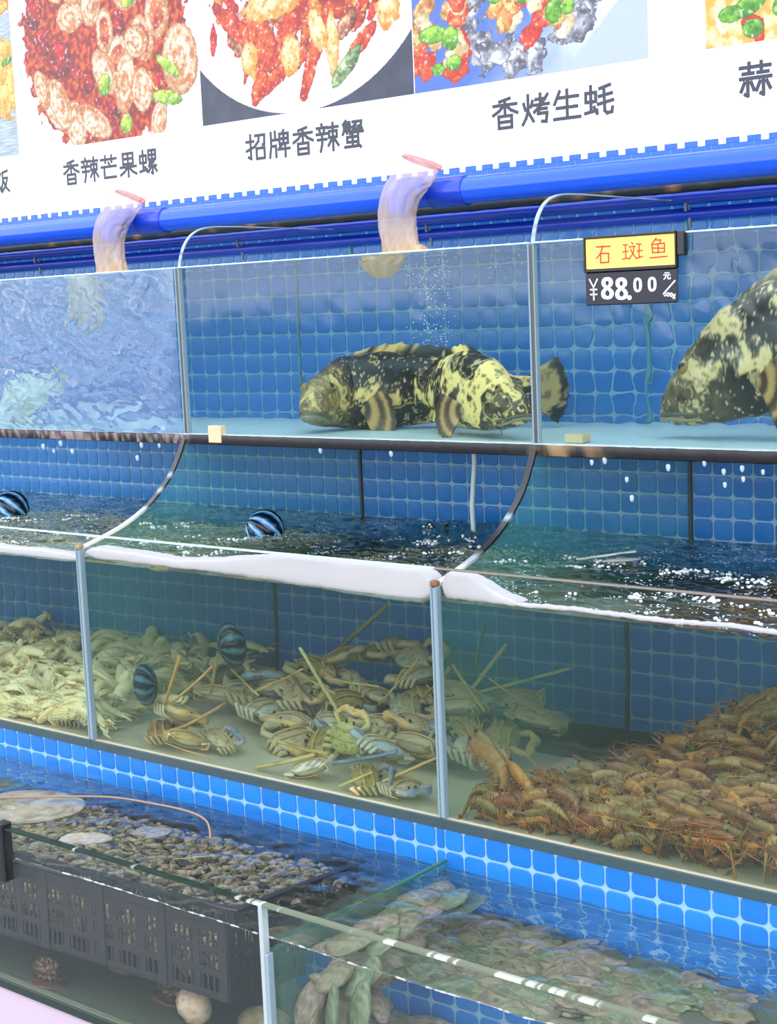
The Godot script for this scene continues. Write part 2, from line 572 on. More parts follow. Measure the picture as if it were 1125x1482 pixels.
		obj("bottom_edge", mesh_of(m, false), mat("black_green_edge", Color(0.13, 0.19, 0.16), 0.15), t)
		if k == 1:
			m = mb()
			box(m, Vector3(xa - 0.004, -0.965, ZS), Vector3(xa + 0.004, -0.744, ZL - 0.013), 0.0)
			obj("divider_pane", mesh_of(m, false), pane_t, t)
			m = mb()
			box(m, Vector3(xa - 0.0045, -0.745, ZS), Vector3(xa + 0.0045, -0.740, ZL - 0.013), 0.001)
			obj("divider_edge", mesh_of(m, false), mat("green_glass_edge", Color(0.20, 0.40, 0.33), 0.15), t)
			m = mb()
			box(m, Vector3(xa - 0.0075, -0.965, ZL - 0.014), Vector3(xa + 0.0015, -0.6585, ZL + 0.002), 0.0015)
			obj("corner_joint", mesh_of(m, false), mat("pale_joint", Color(0.66, 0.70, 0.70), 0.3), t)
			m = mb()
			box(m, Vector3(xa + 0.0015, -0.965, ZL - 0.014), Vector3(xa + 0.0085, -0.742, ZL + 0.001), 0.0015)
			obj("joint_line", mesh_of(m, false), mat("joint_grey", Color(0.36, 0.42, 0.45), 0.3), t)
	var m2 := mb()
	box(m2, Vector3(0.296, -0.765, ZL - 0.02), Vector3(0.319, -0.650, ZL + 0.006), 0.003)
	tag(obj("glass_clamp", mesh_of(m2, false), mat("black_plastic", Color(0.10, 0.10, 0.11), 0.4)), "short black clamp hooked over the rim of the low tank", "clamp")

# ---------------------------------------------------------------- water
func build_water() -> void:
	var w1 := obj("tank_water", wavy_water(0.389, 0.389, -0.02, ZF - 0.011, -0.006, XA, X0 + W, 400, 30,
		func(x, z): return 0.003 * nz(Vector3(x, 0, z), 14.0),
		func(x, y): return 0.0004 * nz(Vector3(x, y, 0), 20.0) + 0.0016 * smoothstep(1.02, 1.2, x) * nz(Vector3(x, y * 0.8, 2), 26.0)), water_mat("water_upper", Color(0.86, 0.98, 0.955, 0.0)))
	tag(w1, "clear blue water filling the upper row of tanks to the brim", "water", "", "stuff")
	var w2 := obj("tank_water", wavy_water(-0.283, -0.252, -0.02, ZM - 0.011, -0.67, XA, X0 + W, 420, 130, func(x, z):
		var far := smoothstep(0.95, 0.6, z)
		var sp := exp(-(pow(x - 0.47, 2) + pow(z - 0.2, 2)) / 0.03)
		return 0.007 * nz(Vector3(x, 0, z), 7.0) + (0.006 * nz(Vector3(x, 3, z * 1.6), 22.0) + 0.003 * nz(Vector3(x, 6, z), 60.0)) * (0.4 + 0.6 * far) + 0.03 * sp * (0.5 + nz(Vector3(x, 9, z), 30.0)),
		func(x, y): return 0.0003 * nz(Vector3(x, y, 0), 10.0)), water_mat("water_middle", Color(0.855, 0.975, 0.905, 0.012)))
	tag(w2, "choppy teal water in the middle row of tanks", "water", "", "stuff")
	var w3 := obj("tank_water", wavy_water(-0.757, -0.718, ZS - 0.02, ZL - 0.013, -0.975, XA, X0 + W, 420, 80, func(x, z):
		return 0.004 * nz(Vector3(x, 0, z), 12.0) + 0.0022 * nz(Vector3(x * 1.2, 3, z * 0.7), 40.0), func(x, y): return 0.0),
		water_mat("water_low", Color(0.93, 0.97, 0.97, 0.01)))
	var air: Environment = (get_node("daylight") as WorldEnvironment).environment
	air.volumetric_fog_enabled = true
	air.volumetric_fog_density = 0.0
	var fg := FogVolume.new()
	fg.name = "suspended_haze"
	fg.size = Vector3(X0 + W - XA - 0.02, 0.375, ZM - 0.02)
	fg.position = Vector3((X0 + W + XA) / 2.0, -0.4725, ZM / 2.0 - 0.004)
	var fm := FogMaterial.new()
	fm.density = 0.36
	fm.albedo = Color(0.40, 0.95, 0.84)
	fg.material = fm
	add_child(fg)
	var fg2 := FogVolume.new()
	fg2.name = "faint_haze"
	fg2.size = Vector3(X0 + W - XA - 0.02, 0.375, ZF - 0.02)
	fg2.position = Vector3((X0 + W + XA) / 2.0, 0.194, ZF / 2.0 - 0.004)
	var fm2 := FogMaterial.new()
	fm2.density = 0.11
	fm2.albedo = Color(0.45, 0.92, 0.93)
	fg2.material = fm2
	add_child(fg2)
	tag(fg2, "faint blue haze in the water of the upper tanks", "haze", "", "stuff")
	tag(fg, "green suspended haze in the water of the middle row", "haze", "", "stuff")
	tag(w3, "rippled clear water in the low row of tanks", "water", "", "stuff")
	# overflow film running down the outside of the first upper tank
	var m := mb()
	var nx := 260; var ny := 110
	var xa := XA; var xb := X0 - W - 0.012
	var fz := func(x, y):
		var a := nz(Vector3(x * 12.0 + 2.0 * nz(Vector3(x, y, 4), 7.0), y * 7.0, 1.0))
		var b := nz(Vector3(x * 60.0, y * 30.0, 5.0))
		return 0.0055 + 0.0080 * a + 0.0009 * b
	grid(m, nx, ny, func(u, v):
		var x: float = lerp(xa, xb, u); var y: float = lerp(0.389, 0.002, v)
		var e := smoothstep(0.0, 0.02, u) * smoothstep(1.0, 0.97, u)
		return Vector3(x, y, ZF + 0.0012 + maxf(0.0004, (fz.call(x, y) as float)) * e), false, null, true)
	grid(m, nx, ny, func(u, v): return Vector3(lerp(xb, xa, u), lerp(0.389, 0.002, v), ZF + 0.0008), false, null, true)
	tag(obj("water_film", mesh_of(m), water_mat("water_film", Color(0.84, 0.92, 1.0, 0.09))), "rippling film of overflow water running down the outside of the upper tank", "water", "", "stuff")

# ---------------------------------------------------------------- lettering
const GLYPH := {
	"xiang": "68,4 30,12;8,24 92,24;50,8 50,56;46,26 28,42 6,54;54,26 72,42 95,53;26,60 74,60 74,98 26,98 26,60;26,79 74,79",
	"la": "25,2 28,10;4,14 48,14;14,18 19,32;38,18 33,32;2,36 50,36;6,56 46,56;26,36 26,70 18,98;52,16 98,16;75,2 75,98;58,30 92,30 92,52 58,52 58,30;72,54 54,80;78,54 98,82",
	"mang": "6,18 94,18;32,4 32,30;68,4 68,30;50,32 56,42;8,48 92,48;24,48 24,92 90,92",
	"guo": "22,6 78,6 78,48 22,48 22,6;22,27 78,27;50,6 50,98;6,60 94,60;46,62 26,80 6,90;54,62 74,80 94,90",
	"luo": "6,24 40,24 40,52 6,52 6,24;23,4 23,82;4,86 44,80;34,70 44,90;54,6 92,6 92,42 54,42 54,6;54,24 92,24;73,6 73,42;72,44 58,55 80,55;84,48 54,68 94,68;74,68 74,98 68,94;62,76 52,90;86,76 96,90",
	"zhao": "4,28 38,28;24,4 24,92 12,86;4,62 40,50;48,8 92,8 90,44 82,44;66,8 62,30 46,46;52,56 90,56 90,94 52,94 52,56",
	"pai": "12,6 12,56 4,96;12,34 42,34;32,4 32,34;12,56 34,56 34,96;72,2 66,12;52,14 92,14 92,50 52,50 52,14;52,32 92,32;72,14 70,50 52,62;46,70 98,70;78,52 78,98",
	"xie": "22,2 10,14;20,8 38,8 34,16;14,18 40,18 40,48;14,18 14,34 8,48;14,28 40,28;14,38 40,38;27,18 27,46;52,8 90,8 88,24 80,24;68,8 64,18 50,26;60,26 52,38;56,34 92,34;48,44 96,44;74,26 74,54;26,60 74,60 74,78 26,78 26,60;50,52 50,94;16,94 80,94;72,86 84,98",
	"kao": "8,30 14,50;40,24 34,42;24,4 24,50 16,76 4,96;26,60 42,88;52,20 86,20;68,4 68,38;46,38 98,38;94,8 72,38 46,60;64,52 90,52;64,52 60,66 92,66 88,94 74,92",
	"sheng": "26,6 8,44;22,26 90,26;52,4 52,92;16,58 86,58;6,92 96,92",
	"hao": "6,24 40,24 40,52 6,52 6,24;23,4 23,82;4,86 44,80;34,70 44,90;88,6 54,14;52,38 94,32;48,62 98,54;68,12 70,84 78,92 94,90 96,76",
	"suan": "6,14 94,14;32,2 32,24;68,2 68,24;14,32 44,32;6,46 48,46;28,46 28,96 20,92;18,58 8,82;38,58 46,80;58,32 88,32;52,46 96,46;74,46 74,96 66,92;64,58 54,82;84,58 94,80",
	"fan": "18,4 6,30;16,16 44,16 36,30;22,34 22,92 44,74;90,6 58,12;58,12 58,50 44,92;60,36 88,36 78,64 50,96;62,48 76,76 96,94",
	"shi": "12,14 88,14;46,14 34,44 8,70;34,50 82,50 80,92 34,92 34,50",
	"ban": "4,16 30,16;4,48 30,48;2,84 32,80;17,16 17,82;48,6 54,16;36,24 66,24;60,24 54,56 36,88;42,40 54,64 70,86;72,16 98,16;72,48 98,48;70,84 100,80;85,16 85,82",
	"yu": "40,2 14,28;36,12 66,12 54,28;18,30 82,30 82,72 18,72 18,30;18,50 82,50;50,30 50,72;4,92 96,92",
	"yuan": "22,14 78,14;6,40 94,40;36,40 34,66 8,94;60,40 60,84 72,92 92,90 94,74",
}

func glyph(m: Dictionary, called: String, at: Vector2, size: Vector2, z: float, pen: float, depth := 0.0006, wobble := 0.0) -> void:
	# strokes as thin slabs lying on z; at is the lower left corner
	var lift := 0.0
	for stroke in (GLYPH[called] as String).split(";"):
		var pts := []
		for p in stroke.split(" "):
			var c := p.split(",")
			pts.append(Vector2(at.x + size.x * c[0].to_float() / 100.0, at.y + size.y * (1.0 - c[1].to_float() / 100.0)) + Vector2(rng.randf_range(-wobble, wobble), rng.randf_range(-wobble, wobble)))
		for k in pts.size() - 1:
			lift += 0.000004
			var a: Vector2 = pts[k]; var b: Vector2 = pts[k + 1]
			var d := (b - a).normalized()
			a -= d * pen * 0.45; b += d * pen * 0.45
			var n := Vector2(-d.y, d.x) * pen / 2.0
			var t := z + depth + lift
			quad(m, Vector3(a.x + n.x, a.y + n.y, t), Vector3(b.x + n.x, b.y + n.y, t), Vector3(b.x - n.x, b.y - n.y, t), Vector3(a.x - n.x, a.y - n.y, t))
			var ring := [a + n, b + n, b - n, a - n]
			for q in 4:
				var e: Vector2 = ring[q]; var f: Vector2 = ring[(q + 1) % 4]
				quad(m, Vector3(e.x, e.y, z), Vector3(f.x, f.y, z), Vector3(f.x, f.y, t), Vector3(e.x, e.y, t))

# ---------------------------------------------------------------- printed food pictures
func paint(im: Image, s: float, cx: float, cy: float, rx: float, ry: float, rot: float, c0: Color, c1: Color, rough := 0.25, kind := 0) -> void:
	# an ellipse in metres from the lower left, printed with its own drawn modelling
	var w := im.get_width(); var h := im.get_height()
	var r := maxf(rx, ry) * 1.15
	var cs := cos(deg_to_rad(rot)); var sn := sin(deg_to_rad(rot))
	var off := rng.randf() * 100.0
	for py in range(maxi(0, int(h - (cy + r) * s)), mini(h, int(h - (cy - r) * s) + 1)):
		for px in range(maxi(0, int((cx - r) * s)), mini(w, int((cx + r) * s) + 1)):
			var dx := px / s - cx; var dy := (h - py) / s - cy
			var ex := (dx * cs + dy * sn) / rx; var ey := (-dx * sn + dy * cs) / ry
			var n := noise.get_noise_3d(px * 0.04, py * 0.04, off)
			var d := sqrt(ex * ex + ey * ey) * (1.0 + rough * n)
			if d > 1.0:
				continue
			var t := clampf(0.55 + ey * 0.35 - ex * 0.2 + n * 0.9, 0, 1)
			if kind == 1:   # shell: growth rings and a dark rim
				t = clampf(t + 0.25 * sin(d * 16.0), 0, 1)
			var c := c0.lerp(c1, t)
			if kind == 2 and d < 0.6:   # open shell with meat inside
				c = Color(0.62, 0.12, 0.10).lerp(Color(0.95, 0.55, 0.30), t)
			if d > 0.80:
				c = c.lerp(c0.darkened(0.15), (d - 0.80) / 0.2 * 0.8)
			var gl := noise.get_noise_3d(px * 0.11, py * 0.11, off + 50.0)
			if gl > 0.27:
				c = c.lerp(Color(1, 0.98, 0.95), minf((gl - 0.27) * 3.5, 0.7))
			elif gl < -0.25:
				c = c.lerp(c0.darkened(0.3), minf((-gl - 0.25) * 3.0, 0.6))
			im.set_pixel(px, py, c)

func list(text: String) -> Array:
	var out := []
	for row in text.split(" "):
		var v := []
		for p in row.split(","):
			v.append(p.to_float())
		out.append(v)
	return out

func ground(im: Image, f: Callable) -> void:
	for y in im.get_height():
		for x in im.get_width():
			im.set_pixel(x, y, f.call(x, y))

func build_banner() -> void:
	var t := thing("menu_banner", "long white menu board with printed seafood dishes above the tanks", "sign")
	var m := mb()
	box(m, Vector3(XA, 0.590, 0.0), Vector3(XB, 1.40, 0.028), 0.002)
	obj("board", mesh_of(m, false), mat("white_print", Color(0.97, 0.97, 0.98), 0.35), t)
	var s := 560.0
	var xs := [-2.10, -1.317, -0.507, 0.252, 1.054, 1.84]
	var xe := [-1.317, -0.512, 0.249, 1.035, 1.84]
	for k in 5:
		var w: float = xe[k] - xs[k] - (0.02 if k == 0 else 0.0)
		var h := 0.59
		var im := Image.create(int(w * s), int(h * s), false, Image.FORMAT_RGB8)
		if k == 0:
			ground(im, func(x, y): return Color(0.78, 0.83, 0.85).lerp(Color(0.6, 0.66, 0.7), 0.5 + noise.get_noise_2d(x * 0.02, y * 0.2)))
			for i in 60:
				paint(im, s, rng.randf_range(0.3, 0.76), rng.randf_range(0.16, 0.58), 0.04, 0.035, rng.randf() * 180, Color(0.75, 0.35, 0.08), Color(1, 0.78, 0.25), 0.5)
			for e in list("0.724,0.319,0.037,0.042,0 0.720,0.203,0.063,0.083,0 0.690,0.26,0.05,0.04,20"):
				paint(im, s, e[0], e[1], e[2], e[3], e[4], Color(0.92, 0.62, 0.15), Color(1, 0.9, 0.5), 0.5)
			paint(im, s, 0.735, 0.29, 0.03, 0.012, 20, Color(0.2, 0.45, 0.1), Color(0.45, 0.7, 0.2))
		if k == 1:
			ground(im, func(x, y):
				var q := Vector2(x / s - 0.40, (im.get_height() - y) / s - 0.32)
				var d := q.length() + 0.05 * noise.get_noise_2d(x * 0.03, y * 0.03)
				var n := noise.get_noise_2d(x * 0.06, y * 0.06)
				if d < 0.36:
					return Color(0.55, 0.06, 0.04).lerp(Color(0.90, 0.36, 0.12), clampf(0.45 + n * 1.6, 0, 1))
				return Color(0.87, 0.91, 0.96).lerp(Color(0.97, 0.98, 1.0), clampf(0.5 + n, 0, 1)))
			for i in 46:
				var an := rng.randf() * TAU; var rr := 0.34 * sqrt(rng.randf())
				var p := Vector2(0.40, 0.32) + Vector2(cos(an), sin(an)) * rr
				paint(im, s, p.x, p.y, rng.randf_range(0.015, 0.035), rng.randf_range(0.008, 0.02), rng.randf() * 180, [Color(0.70, 0.06, 0.05), Color(0.85, 0.35, 0.06), Color(0.55, 0.04, 0.10)][i % 3], [Color(0.95, 0.30, 0.15), Color(1.0, 0.80, 0.35), Color(0.85, 0.20, 0.15)][i % 3], 0.5)
			for e in list("0.206,0.264,0.058,0.054,0 0.130,0.325,0.037,0.046,0 0.481,0.326,0.026,0.042,0 0.443,0.093,0.031,0.029,0 0.292,0.02,0.052,0.021,0 0.636,0.081,0.037,0.042,0 0.534,0.250,0.031,0.042,0 0.326,0.177,0.042,0.029,0 0.10,0.42,0.04,0.05,0"):
				paint(im, s, e[0], e[1], e[2], e[3], e[4], Color(0.42, 0.02, 0.10), Color(0.86, 0.12, 0.10), 0.3)
			var i2 := 0
			var grow := 1.22
			for e in list("0.159,0.136,0.079,0.033,120 0.265,0.062,0.063,0.037,100 0.346,0.064,0.073,0.033,150 0.472,0.229,0.052,0.054,0 0.419,0.315,0.031,0.055,0 0.581,0.273,0.037,0.056,20 0.495,0.157,0.037,0.072,-10 0.567,0.128,0.037,0.052,0 0.407,0.197,0.037,0.062,30 0.645,0.331,0.042,0.056,0 0.730,0.195,0.06,0.082,0 0.551,0.267,0.037,0.042,60 0.268,0.377,0.052,0.037,0 0.195,0.131,0.072,0.035,115 0.114,0.182,0.026,0.052,20 0.629,0.036,0.026,0.052,-20 0.363,0.393,0.036,0.047,0 0.30,0.46,0.05,0.04,30 0.52,0.42,0.05,0.05,0 0.62,0.44,0.05,0.04,60 0.42,0.50,0.05,0.04,20 0.20,0.48,0.05,0.04,140"):
				i2 += 1
				paint(im, s, e[0], e[1], e[2] * grow, e[3] * grow, e[4], Color(0.80, 0.48, 0.26), Color(1.0, 0.92, 0.80), 0.10, 2 if i2 in [4, 5, 6, 10, 18, 20] else 1)
			for e in list("0.681,0.182,0.058,0.017,-35 0.403,0.164,0.026,0.033,-20 0.490,0.042,0.026,0.029,0 0.667,0.097,0.062,0.021,-12 0.531,0.391,0.036,0.021,30"):
				paint(im, s, e[0], e[1], e[2], e[3], e[4], Color(0.36, 0.62, 0.12), Color(0.92, 0.93, 0.35), 0.15)
		if k == 2:
			ground(im, func(x, y):
				var q := Vector2(x / s - 0.375, (im.get_height() - y) / s - 0.46)
				var inside := pow(q.x / 0.50, 2) + pow(q.y / 0.462, 2) < 1.0
				var n := noise.get_noise_2d(x * 0.02, y * 0.02)
				if inside:
					return Color(0.96, 0.97, 0.99).lerp(Color(0.88, 0.91, 0.95), clampf(n, 0, 1))
				return Color(0.17, 0.20, 0.29).lerp(Color(0.23, 0.26, 0.36), 0.5 + n))
			for i in 150:
				var p := Vector2(rng.randf_range(0.04, 0.66), rng.randf_range(0.10, 0.57))
				if p.y < 0.08 + absf(p.x - 0.33) * 0.45:
					continue
				paint(im, s, p.x, p.y, rng.randf_range(0.03, 0.07), rng.randf_range(0.012, 0.03), rng.randf() * 180, [Color(0.62, 0.10, 0.04), Color(0.78, 0.30, 0.05), Color(0.45, 0.13, 0.05), Color(0.70, 0.05, 0.06)][i % 4], [Color(0.95, 0.42, 0.16), Color(1.0, 0.82, 0.42), Color(0.97, 0.75, 0.55), Color(0.93, 0.22, 0.14)][i % 4], 0.45)
			for e in list("0.147,0.248,0.105,0.029,140 0.247,0.197,0.043,0.104,30 0.351,0.227,0.131,0.032,60 0.459,0.194,0.027,0.083,-30 0.417,0.121,0.021,0.106,-20 0.291,0.101,0.105,0.022,30 0.226,0.082,0.052,0.025,60 0.584,0.145,0.079,0.022,40"):
				paint(im, s, e[0], e[1], e[2], e[3], e[4], Color(0.72, 0.10, 0.05), Color(1.0, 0.45, 0.20), 0.3)
			for e in list("0.491,0.156,0.022,0.083,0 0.445,0.20,0.03,0.06,20 0.192,0.159,0.031,0.042,0 0.345,0.148,0.037,0.050,0 0.680,0.214,0.037,0.042,0 0.278,0.285,0.10,0.037,0"):
				paint(im, s, e[0], e[1], e[2], e[3], e[4], Color(0.92, 0.60, 0.20), Color(1.0, 0.93, 0.72), 0.3)
			paint(im, s, 0.535, 0.095, 0.07, 0.022, 42, Color(0.30, 0.42, 0.22), Color(0.85, 0.92, 0.65), 0.15)
		if k == 3:
			ground(im, func(x, y):
				var q := Vector2(x / s, (im.get_height() - y) / s)
				var n := noise.get_noise_2d(x * 0.012, y * 0.012)
				var c := Color(0.30, 0.46, 0.88).lerp(Color(0.97, 0.98, 1.0), clampf((q.x - 0.20) / 0.35 + (0.03 - q.y) * 2.0 + n * 0.3, 0, 1))
				if q.x > 0.46 and q.x < 0.66 and q.y < (q.x - 0.44) * 0.95 and q.y > -0.05:
					c = Color(0.80, 0.84, 0.90) if (x + y) % 3 else Color(0.66, 0.72, 0.82)
				return c)
			for i in 26:
				var an := rng.randf() * TAU
				paint(im, s, 0.33 + 0.17 * cos(an), 0.16 + 0.11 * sin(an), 0.05, 0.026, rng.randf() * 180, Color(0.36, 0.36, 0.42), Color(0.96, 0.96, 0.98), 0.6)
			for i in 36:
				paint(im, s, rng.randf_range(0.20, 0.46), rng.randf_range(0.09, 0.45), 0.035, 0.022, rng.randf() * 180, [Color(0.80, 0.42, 0.14), Color(0.82, 0.10, 0.06), Color(0.9, 0.8, 0.6)][i % 3], [Color(1.0, 0.86, 0.52), Color(0.98, 0.38, 0.25), Color(1, 0.97, 0.88)][i % 3], 0.5)
			for i in 40:
				paint(im, s, rng.randf_range(-0.02, 0.15), 0.04 + rng.randf() * 0.5, 0.035, 0.026, rng.randf() * 180, [Color(0.72, 0.42, 0.14), Color(0.80, 0.14, 0.06), Color(0.85, 0.70, 0.45)][i % 3], [Color(1.0, 0.88, 0.62), Color(0.96, 0.45, 0.2), Color(1, 0.95, 0.82)][i % 3], 0.5)
			for e in list("0.062,0.135,0.045,0.022,0 0.114,0.120,0.026,0.029,0 0.122,0.061,0.024,0.019,0 0.075,0.05,0.02,0.015,0 0.415,0.140,0.024,0.029,0 0.452,0.145,0.018,0.02,0 0.329,0.19,0.024,0.021,0 0.25,0.20,0.024,0.02,0 0.10,0.24,0.024,0.02,0"):
				paint(im, s, e[0], e[1], e[2], e[3], e[4], Color(0.25, 0.55, 0.08), Color(0.70, 0.90, 0.30), 0.1)
		if k == 4:
			ground(im, func(x, y): return Color(0.95, 0.70, 0.28).lerp(Color(1, 0.93, 0.72), clampf(0.5 + noise.get_noise_2d(x * 0.05, y * 0.05) * 1.5, 0, 1)))
			for i in 60:
				paint(im, s, rng.randf_range(0.0, 0.78), rng.randf_range(0.0, 0.5), 0.03, 0.022, rng.randf() * 180, [Color(0.85, 0.5, 0.15), Color(0.80, 0.16, 0.06), Color(0.95, 0.85, 0.6)][i % 3], [Color(1.0, 0.9, 0.6), Color(0.98, 0.4, 0.2), Color(1, 0.98, 0.9)][i % 3], 0.4)
			for e in list("0.104,0.080,0.045,0.022,25 0.06,0.065,0.03,0.018,0 0.11,0.03,0.025,0.02,0 0.18,0.07,0.03,0.02,40"):
				paint(im, s, e[0], e[1], e[2], e[3], e[4], Color(0.22, 0.52, 0.12), Color(0.62, 0.86, 0.28), 0.1)
		im.generate_mipmaps()
		var pm := mat("food_print_%d" % k, Color(0.87, 0.87, 0.87), 0.35)
		pm.albedo_texture = ImageTexture.create_from_image(im)
		pm.texture_repeat = false
		m = mb()
		quad(m, Vector3(xs[k], 0.805 + h, 0.0287), Vector3(xs[k] + w, 0.805 + h, 0.0287), Vector3(xs[k] + w, 0.805, 0.0287), Vector3(xs[k], 0.805, 0.0287))
		var p := obj("photo_print", mesh_of(m, false), pm, t)
		p.set_meta("label", ["print of a yellow dish in a steel pan", "print of clams in red chilli sauce", "print of red spicy crab on a white plate", "print of grilled oysters on foil", "print of garlic seafood with scallions"][k])
	var ink := mat("dark_ink", Color(0.22, 0.23, 0.28), 0.5)
	for c in [["fan", -1.476], ["xiang la mang guo luo", -1.130], ["zhao pai xiang la xie", -0.345], ["xiang kao sheng hao", 0.483], ["suan", 1.130]]:
		m = mb()
		var k := 0
		for g in (c[0] as String).split(" "):
			glyph(m, g, Vector2(c[1] + k * 0.0868, 0.692), Vector2(0.078, 0.072), 0.0282, 0.0080)
			k += 1
		obj("caption_lettering", mesh_of(m, false), ink, t)
	# blue band with its castellated upper border, a grid of lighter lines on it
	m = mb()
	var blue := mat("blue_film", Color(0.10, 0.38, 0.90), 0.35)
	box(m, Vector3(XA, 0.520, 0.0), Vector3(XB, 0.600, 0.0305), 0.0005)
	var x := XA
	while x < XB:
		box(m, Vector3(x, 0.600, 0.0), Vector3(x + 0.031, 0.6125, 0.0305), 0.0005)
		x += 0.05
	obj("blue_border", mesh_of(m, false), blue, t)
	m = mb()
	x = XA
	while x < XB:
		box(m, Vector3(x + 0.0155, 0.521, 0.0304), Vector3(x + 0.0168, 0.600, 0.0309))
		x += 0.05
	box(m, Vector3(XA, 0.584, 0.0304), Vector3(XB, 0.5852, 0.0309))
	obj("grid_lines", mesh_of(m, false), mat("light_blue_line", Color(0.32, 0.60, 0.95), 0.4), t)

# ---------------------------------------------------------------- pipes
func build_pipes() -> void:
	var pvc := mat("blue_pvc", Color(0.07, 0.32, 0.88), 0.22)
	var pvc2 := mat("blue_pvc_dark", Color(0.06, 0.22, 0.72), 0.25)
	var t := thing("water_pipe", "thick glossy blue water pipe running along the wall under the menu", "pipe")
	var m := mb()
	tube(m, [Vector3(XA, 0.532, 0.30), Vector3(XB, 0.532, 0.30)], 0.030, 28)
	obj("pipe", mesh_of(m), pvc, t)
	for x in [-0.505, 0.482]:
		m = mb()
		tube(m, [Vector3(x + 0.02, 0.532, 0.30), Vector3(x + 0.022, 0.532, 0.30), Vector3(x + 0.115, 0.532, 0.30), Vector3(x + 0.118, 0.532, 0.30)], [0.031, 0.0345, 0.0345, 0.031], 28)
		obj("coupling", mesh_of(m), pvc2, t)
		m = mb()
		tube(m, [Vector3(x + 0.01, 0.535, 0.30), Vector3(x + 0.002, 0.548, 0.335), Vector3(x - 0.008, 0.545, 0.368), Vector3(x - 0.012, 0.520, 0.384), Vector3(x - 0.013, 0.480, 0.390)], 0.024, 18)
		obj("outlet_elbow", mesh_of(m), pvc, t)
	for c in [[0.490, 0.060, 0.016, "thin blue pipe close to the tiles, the upper of two behind the tank rim"], [0.455, 0.042, 0.014, "thin blue pipe close to the tiles, the lower of two behind the tank rim"]]:
		m = mb()
		tube(m, [Vector3(XA, c[0], c[1]), Vector3(XB, c[0], c[1])], c[2], 18)
		var p := thing("back_pipe", c[3], "pipe")
		obj("pipe", mesh_of(m), pvc2, p)
		for x in [-1.25, -0.36, 0.30, 1.02]:
			m = mb()
			tube(m, [Vector3(x, c[0] - 0.03, c[1] + 0.006), Vector3(x, c[0] + c[2] + 0.002, c[1] + 0.008)], 0.004, 8)
			obj("pipe_clip", mesh_of(m), mat("dull_metal", Color(0.42, 0.44, 0.46), 0.4, 0.6), p)
	m = mb()
	grid(m, 200, 8, func(u, v):
		var q: int = roundi(v * 8) % 8
		var xx: float = lerp(XA, XB, u)
		var r := 0.002 * nz(Vector3(xx * 30, q, 0))
		return Vector3(xx, [0.498, 0.518, 0.520, 0.520, 0.518, 0.500, 0.498, 0.498][q] + r, [0.10, 0.10, 0.108, 0.14, 0.150, 0.150, 0.145, 0.11][q]), true,
		func(u, v): return lin(20, 22, 26).lerp(lin(130, 90, 50), smoothstep(0.25, 0.5, nz(Vector3(u * 90, v, 3)))))
	tag(obj("support_bar", mesh_of(m), vmat("dirty_black_bar", 0.5)), "dirty black bar with rust spots below the thick blue pipe", "bar")
	# sleeves hung over the outlets
	var sleeve := vmat("milky_sleeve", 0.45)
	sleeve.transparency = BaseMaterial3D.TRANSPARENCY_ALPHA
	sleeve.albedo_color = Color(1, 1, 1, 1)
	sleeve.backlight_enabled = true
	sleeve.backlight = Color(0.5, 0.45, 0.4)
	for k in 2:
		var o := Vector3(-0.505, 0, 0) if k == 0 else Vector3(0.482, 0, 0)
		var s := thing("filter_sleeve", ["milky plastic sleeve over the pipe outlet, hanging into the tank with the running front", "milky plastic sleeve over the pipe outlet, hanging above the two mottled groupers"][k], "filter sleeve", Vector3.ZERO, "milky outlet sleeves")
		var path := [Vector3(0.018, 0.606, 0.332), Vector3(0.015, 0.596, 0.338), Vector3(0.008, 0.578, 0.349), Vector3(-0.002, 0.555, 0.363), Vector3(-0.012, 0.525, 0.380), Vector3(-0.014, 0.490, 0.392), Vector3(-0.012, 0.455, 0.395), Vector3(-0.008, 0.425, 0.395), Vector3(-0.004, 0.400, 0.395)]
		var wid := [0.047, 0.049, 0.050, 0.048, 0.046, 0.043, 0.042, 0.042, 0.044]
		if k == 0:
			path.append_array([Vector3(-0.004, 0.385, 0.398), Vector3(-0.004, 0.34, 0.402), Vector3(-0.006, 0.29, 0.405), Vector3(-0.006, 0.262, 0.405)])
			wid.append_array([0.052, 0.056, 0.055, 0.044])
		else:
			path.append_array([Vector3(0.000, 0.388, 0.395), Vector3(0.0, 0.372, 0.395), Vector3(0.0, 0.355, 0.395), Vector3(0.0, 0.343, 0.395)])
			wid.append_array([0.056, 0.050, 0.034, 0.016])
		m = mb()
		var n := path.size()
		var cv := Curve3D.new()
		for i in n:
			var tn: Vector3 = (path[mini(i + 1, n - 1)] - path[maxi(i - 1, 0)]) / 6.0
			cv.add_point(path[i], -tn, tn)
		var surf := func(u, v, grow):
			var f: float = u * (n - 1)
			var p := cv.samplef(f) + o
			var d := (cv.samplef(minf(f + 0.1, n - 1)) - cv.samplef(maxf(f - 0.1, 0.0))).normalized()
			var side := Vector3(1, 0, -0.25).normalized()
			side = (side - d * side.dot(d)).normalized()
			var up := d.cross(side)
			var i0 := int(minf(f, n - 1.001))
			var w: float = lerp(wid[i0], wid[i0 + 1], f - i0)
			var an: float = v * TAU
			var pleat := 1.0 + 0.09 * absf(sin(an * 5.5 + 5.0 * nz(Vector3(u * 4, v, k)))) + 0.10 * nz(Vector3(u * 5, cos(an) * 2, sin(an) * 2 + k))
			return p + (side * cos(an) * w + up * sin(an) * w * lerp(0.22, 0.62, smoothstep(0.0, 0.4, u))) * pleat * grow
